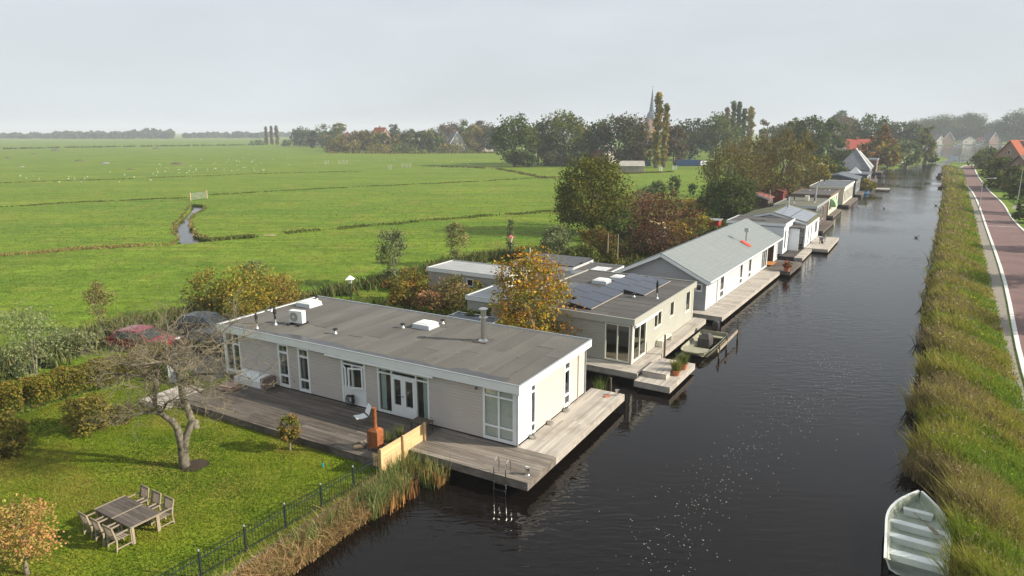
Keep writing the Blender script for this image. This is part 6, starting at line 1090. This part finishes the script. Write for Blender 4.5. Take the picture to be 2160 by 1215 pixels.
strip('thin dark ditch line on the third field', [(-60,388),(250,378),(540,367),(760,361)], 1.4, 1600, .3, DKS+RGH+GRS, RNG); strip('dark far field ditch with scrub', [(-60,316),(250,310),(560,306)], 6, 1500, 1.8, BLUEG+DKS, RNG); strip('rough ditch bank before the copper trees', [(930,352),(1050,356),(1150,376),(1185,374)], 1.5, 1500, .6, RGH, RNG); strip('scrubby grass in front of the village belt', [(690,323),(850,324),(1040,323)], 4, 1600, 1.5, RGH+OLIVE, RNG); strip('reedy ditch in front of the grey barn', [(1300,367),(1345,366),(1420,363)], 1.5, 700, .7, RGH, RNG)
strip('grassy stream bank with yellow sedge', [(404,430),(384,456),(368,472),(366,492),(376,503),(358,516)], .4, 1000, .24, DRY+RGH, RNG, name='stream_sedge'); strip('tall sedge on the inner stream bank', [(430,433),(432,442),(409,452),(401,466),(404,478),(416,495),(440,504),(470,500)], .45, 1300, .28, RGH+DRY, RNG, name='stream_sedge')
strip('tall grey green grasses along the garden ditch', [(-40,800),(60,775),(140,745),(230,712),(330,690),(450,676)], 2.2, 9000, 1.2, WIL+RGH, RNG, name='ditch_grass'); strip('tall rough grass along the ditch behind the sheds', [(600,655),(720,618),(800,606),(900,580),(1000,552),(1100,542),(1180,528)], 2.0, 10000, 1.1, RGH+WIL+DKS, RNG, name='ditch_grass')
n = 26000; Pg = scatter_poly(gp, n, RNG); dist = np.linalg.norm(Pg, axis=1)
o = blades(np.c_[Pg, np.full(n,LZ)], RNG.uniform(.15,.7,n), np.clip(dist/683*1.8,.05,.4), pick(GREEN+OLIVE+DKG, n, RNG), RNG, .45, name='garden_plants'); tag(o, 'mixed low garden plants behind the houseboats', 'plants', kind='stuff')
# straw and reed fringe in front of the lawn
def fr_pts(f, X0, X1, Y0, Y1, n, rng): X = rng.uniform(X0,X1,n); Y = rng.uniform(Y0,Y1,n); return np.c_[f.o.x+f.v.x*X+f.u.x*Y, f.o.y+f.v.y*X+f.u.y*Y]
SRNG = np.random.default_rng(21)
MB().tube_rings([[HM.p(X,Y,z) for X, z in ((-4.02,-.4),(-4.02,.36),(-3.5,.2),(-2.7+.3*math.sin(Y*1.3),-.1),(-2.6,-.4))] for Y in np.linspace(-16,-4.2,24)], closed=False).build('reed_bank', mat('dead_straw', (.23,.15,.075), .95, .4, 5, bump=.6, col2=(.28,.21,.10)))['kind'] = 'structure'
n = 12000; P = fr_pts(HM, -4.0, -2.55, -16, -4.4, n, SRNG); o = blades(np.c_[P, SRNG.uniform(-.05,.22,n)], SRNG.uniform(.2,.6,n), np.full(n,.028), pick([(.42,.28,.13),(.36,.23,.10),(.50,.36,.18),(.26,.16,.08),(.20,.20,.06)], n, SRNG), SRNG, .9, name='dead_reed_straw'); tag(o, 'flattened brown dead reed straw along the plank edging', 'reeds', kind='stuff')
n = 2500; P = np.r_[fr_pts(HM, -3.6, -2.4, -6.9, -4.6, n//3, SRNG), fr_pts(HM, -3.7, -2.9, -10.5, -7, n//9, SRNG), fr_pts(HM, -3.9, -3.0, -15.5, -12.6, n//5, SRNG), fr_pts(HM, -3.9, -1.7, -3.9, -2.75, n//8, SRNG), fr_pts(HM, -4.0, -3.3, -5, -3, n//9, SRNG)]; n = len(P)
o = blades(np.c_[P, np.full(n,-.1)], SRNG.uniform(.35,1.45,n), np.full(n,.035), pick([(.13,.19,.05),(.18,.23,.08),(.10,.15,.04),(.24,.25,.10)], n, SRNG), SRNG, .22, name='green_reeds'); tag(o, 'green reeds standing between the lawn bank and the deck', 'reeds', kind='stuff')
n = 260; P = np.r_[fr_pts(HM, -3.9, -1.7, -3.7, -2.8, n, SRNG), fr_pts(HM, -2.9, -2.1, -6.6, -4.4, n//2, SRNG)]; n = len(P); o = blades(np.c_[P, np.full(n,-.1)], SRNG.uniform(.4,.95,n), np.full(n,.05), pick([(.34,.17,.06),(.26,.13,.05),(.40,.24,.10)], n, SRNG), SRNG, .1, name='brown_reed_stalks'); tag(o, 'brown cut reed stalks standing in the dark water by the deck', 'reeds', kind='stuff')
n = 70; P = fr_pts(HM, .25, .6, 8.5, 8.8, n, SRNG); o = blades(np.c_[P, np.full(n,-.05)], SRNG.uniform(.8,1.7,n), np.full(n,.035), pick([(.10,.16,.03),(.16,.21,.05)], n, SRNG), SRNG, .16, name='bulrush_clump'); tag(o, 'single clump of green bulrush between the two decks', 'reeds', kind='stuff')
# right bank reeds
n = 84000; s_ = 1/SRNG.uniform(1/330., 1/14., n); u = SRNG.random(n); edge = np.interp(s_, [0,26,32,60,110,185,330], [3.4,2.8,1.7,2.0,3.0,4.8,5.8]); rd = np.interp(s_, [0,60,123,240,313,330], [5.2,5.8,7.2,9.6,11,9]); X = edge-.5+(1-u)*(.45*np.sin(s_*.9)+.35*np.sin(s_*2.3))+u*(rd-edge+.65); P = np.c_[CAN.v.x*X+CAN.u.x*s_, CAN.v.y*X+CAN.u.y*s_]; dist = np.linalg.norm(P, axis=1); wl = 1-u
boat_clear = ~((np.abs((P[:,0]-RB.o.x)*RB.v.x+(P[:,1]-RB.o.y)*RB.v.y) < 1.0) & (((P[:,0]-RB.o.x)*RB.u.x+(P[:,1]-RB.o.y)*RB.u.y) < .3) & (((P[:,0]-RB.o.x)*RB.u.x+(P[:,1]-RB.o.y)*RB.u.y) > -5.6))
P, dist, wl, s_, u = P[boat_clear], dist[boat_clear], wl[boat_clear], s_[boat_clear], u[boat_clear]; n = len(P)
pat = 1.3*np.sin(s_*.55+u*3)+np.sin(s_*1.7+u*6)*.9+SRNG.normal(0,.6,n)+(.5-wl)*1.2; pat += .35+np.where(s_ < 34, .9, 0)*(.3+u)+(u-.5)*.8; pal = np.array([(.18,.145,.07),(.205,.17,.065),(.215,.195,.045),(.20,.205,.03),(.13,.19,.025)]); C = pal[np.clip(((pat+2.4)/4.8*5).astype(int),0,4)]*SRNG.uniform(.75,1.35,(n,1))*1.3
hh = SRNG.uniform(.55,1.15,n)*(1+.28*np.sin(s_*1.9+u*5)*np.sin(s_*.8+3*u))*(.33+.85*np.clip(wl*1.6,0,1)); o = blades(np.c_[P, np.where(u < .12, -.1, RZ-.1)], hh*np.where(u < .12,.85,1)+np.where(u < .12,.3,0), np.clip(dist/683*.85,.026,.4), C, SRNG, .42, (-.08,.04), name='bank_reeds'); tag(o, 'tall golden green reeds and grass along the bank beside the road', 'reeds', kind='stuff')
sel = SRNG.random(n) < .62; k = int(sel.sum()); Pl = np.c_[P[sel]+SRNG.normal(0,.12,(k,2)), np.where(u[sel] < .12, .0, RZ-.1)+hh[sel]*SRNG.uniform(.15,.9,k)]; V, F, CC = leaf_geo(Pl, np.clip(dist[sel]/683*.85,.03,.4), np.clip(C[sel]*SRNG.uniform(.7,1.25,(k,1))*np.array([.95,1.0,.9]),0,1), SRNG, .25, 3.2); o = np_mesh('bank_weeds', V, F, None, CC, LEAF); tag(o, 'leafy weeds and sedge mixed through the bank reeds', 'weeds', kind='stuff')
m_ = (wl > .35) & (SRNG.random(n) < .06); Pp = np.c_[P[m_], RZ+hh[m_]*.9]; k = len(Pp); V, F, CC = leaf_geo(Pp, np.clip(dist[m_]/683*.9,.03,.4), pick([(.27,.22,.13),(.31,.25,.15),(.22,.18,.10)], k, SRNG), SRNG, .3, 4.0); o = np_mesh('reed_plumes', V, F, None, CC, LEAF); tag(o, 'brownish seed plumes over the bank reeds', 'reeds', kind='stuff')
n = 7000; s_ = 1/SRNG.uniform(1/250., 1/20., n); X = np.interp(s_, [0,123,240,313], [12.2,14,16.5,19])+SRNG.uniform(0,3.5,n); P = np.c_[CAN.v.x*X+CAN.u.x*s_, CAN.v.y*X+CAN.u.y*s_]; dist = np.linalg.norm(P, axis=1); o = blades(np.c_[P, np.full(n,RZ)], SRNG.uniform(.1,.35,n), np.clip(dist/683*1.4,.04,.4), pick([(.10,.18,.02),(.13,.2,.03),(.07,.13,.02)], n, SRNG), SRNG, .4, name='verge_grass'); tag(o, 'bright verge grass beyond the cycle road', 'grass', kind='stuff')
# fallen leaves on the flat roof, flecks of foam and leaf on the water
n = 60; X = SRNG.normal(-5.5,3.2,n); Y = SRNG.uniform(.3,7.3,n); ok = (X < .1) & (X > -15); X, Y = X[ok], Y[ok]; n = len(X); P = np.c_[HM.o.x+HM.v.x*X+HM.u.x*Y, HM.o.y+HM.v.y*X+HM.u.y*Y, np.full(n,3.765)]
def flat_leaves(P, size, cols, rng):
    n = len(P); th = rng.uniform(0,6.28,n); a = np.c_[np.cos(th),np.sin(th),np.zeros(n)]; c = np.c_[-np.sin(th),np.cos(th),np.zeros(n)]; s_ = (size*rng.uniform(.5,1.3,n))[:,None]; V = np.empty((n,4,3)); V[:,0] = P-a*s_; V[:,1] = P-c*s_*.7; V[:,2] = P+a*s_; V[:,3] = P+c*s_*.7; return V.reshape(-1,3), np.arange(4*n).reshape(-1,4), np.repeat(cols,4,axis=0)
V, F, CC = flat_leaves(P, .055, pick([(.40,.24,.06),(.45,.30,.08),(.30,.16,.05)], n, SRNG), SRNG); o = np_mesh('fallen_leaves', V, F, None, CC, LEAF); tag(o, 'fallen orange leaves scattered on the grey flat roof', 'leaves', kind='stuff')
n = 620; f_ = SRNG.random(n); lp = np.array([G(*p, 0)[:2] for p in ((1375,1230),(1440,1110),(1530,990),(1640,900),(1700,850),(1780,780),(1700,740))]); P = np.c_[np.interp(f_*6, range(7), lp[:,0]), np.interp(f_*6, range(7), lp[:,1])]+SRNG.normal(0,1,(n,2))*(.5+1.2*SRNG.random((n,1))**2); P = np.c_[P, np.full(n,.012)]
V, F, CC = flat_leaves(P, .026, pick([(.5,.5,.47),(.4,.38,.32),(.6,.6,.58)], n, SRNG), SRNG); o = np_mesh('floating_flecks', V, F, None, CC, LEAF); tag(o, 'small pale flecks of foam and seed drifting on the dark canal', 'flecks', kind='stuff')
n = 420; X = SRNG.normal(0,1,n); ang = SRNG.uniform(0,6.28,n); cs2 = [(tb.x-1.2,tb.y,2.4),(G(613,950).x-.4,G(613,950).y,.7),(G(58,1212).x-.4,G(58,1212).y,1.2)]; ci = SRNG.integers(0,3,n); cc2 = np.array(cs2)[ci]; P = np.c_[cc2[:,0]+X*cc2[:,2]*np.cos(ang), cc2[:,1]+X*cc2[:,2]*np.sin(ang)]; ok = poly_contains(lawn_poly, P); P = P[ok]; n = len(P); V, F, CC = flat_leaves(np.c_[P, np.full(n,LZ+.06)], .04, pick([(.34,.22,.07),(.26,.15,.06),(.40,.30,.08)], n, SRNG), SRNG); o = np_mesh('lawn_leaves', V, F, None, CC, LEAF); tag(o, 'fallen tan leaves lying on the lawn under the small trees', 'leaves', kind='stuff')
# hazy woods on the far horizon
for k_, (x0, x1, py, hp, lb) in enumerate(((-80,108,292,12,'long low hazy wood on the far horizon, lowest and longest'), (118,268,292.5,15,'hazy wood on the horizon between the long low wood and the tall clump'), (272,362,292,21,'tall hazy clump of trees on the horizon'), (392,560,291,13,'hazy row of trees on the horizon beside the village poplars'), (555,760,289,11,'hazy distant trees showing behind the village'), (780,1000,288,12,'pale hazy wood behind the village houses'))):
    L_, C = [], []; rng = np.random.default_rng(k_+70); x = x0
    while x < x1:
        c = G(x, py+rng.uniform(-.6,.6)); sc = 1/pxm(c); rw = rng.uniform(8,15)*sc; rh = hp*rng.uniform(.6,1.05)*sc; q = rng.normal(0,1,(220,3)); q = q/np.linalg.norm(q,axis=1,keepdims=True)*rng.uniform(.6,1,(220,1)); L_.append(np.c_[c.x+q[:,0]*rw*.6, c.y+q[:,1]*rw*.6, LZ+rh*.5+q[:,2]*rh*.52]); C.append(np.tile(np.array(BLUEG)[rng.integers(3)]*rng.uniform(.8,1.2), (220,1))); x += rng.uniform(6,11)
    L_ = np.concatenate(L_); V, F, CC = leaf_geo(L_, np.full(len(L_), 4.2), np.concatenate(C), rng, 0, 1.1); o = np_mesh('treeline', V, F, None, CC, LEAF); tag(o, lb, 'trees', kind='stuff')
# ------------------------------------------------------------------ haze
hm = bpy.data.materials.new('haze'); hm.use_nodes = True; N = hm.node_tree.nodes; N.remove(N['Principled BSDF']); pv = N.new('ShaderNodeVolumePrincipled'); pv.inputs['Color'].default_value = (.86,.93,1,1); pv.inputs['Density'].default_value = .0003; pv.inputs['Anisotropy'].default_value = .0
hm.node_tree.links.new(pv.outputs[0], N['Material Output'].inputs['Volume'])
o = MB().box(-5200,4200,-300,6000,-2,62).build('haze', hm); o['kind'] = 'stuff'; o['label'] = 'pale autumn haze over the polder'
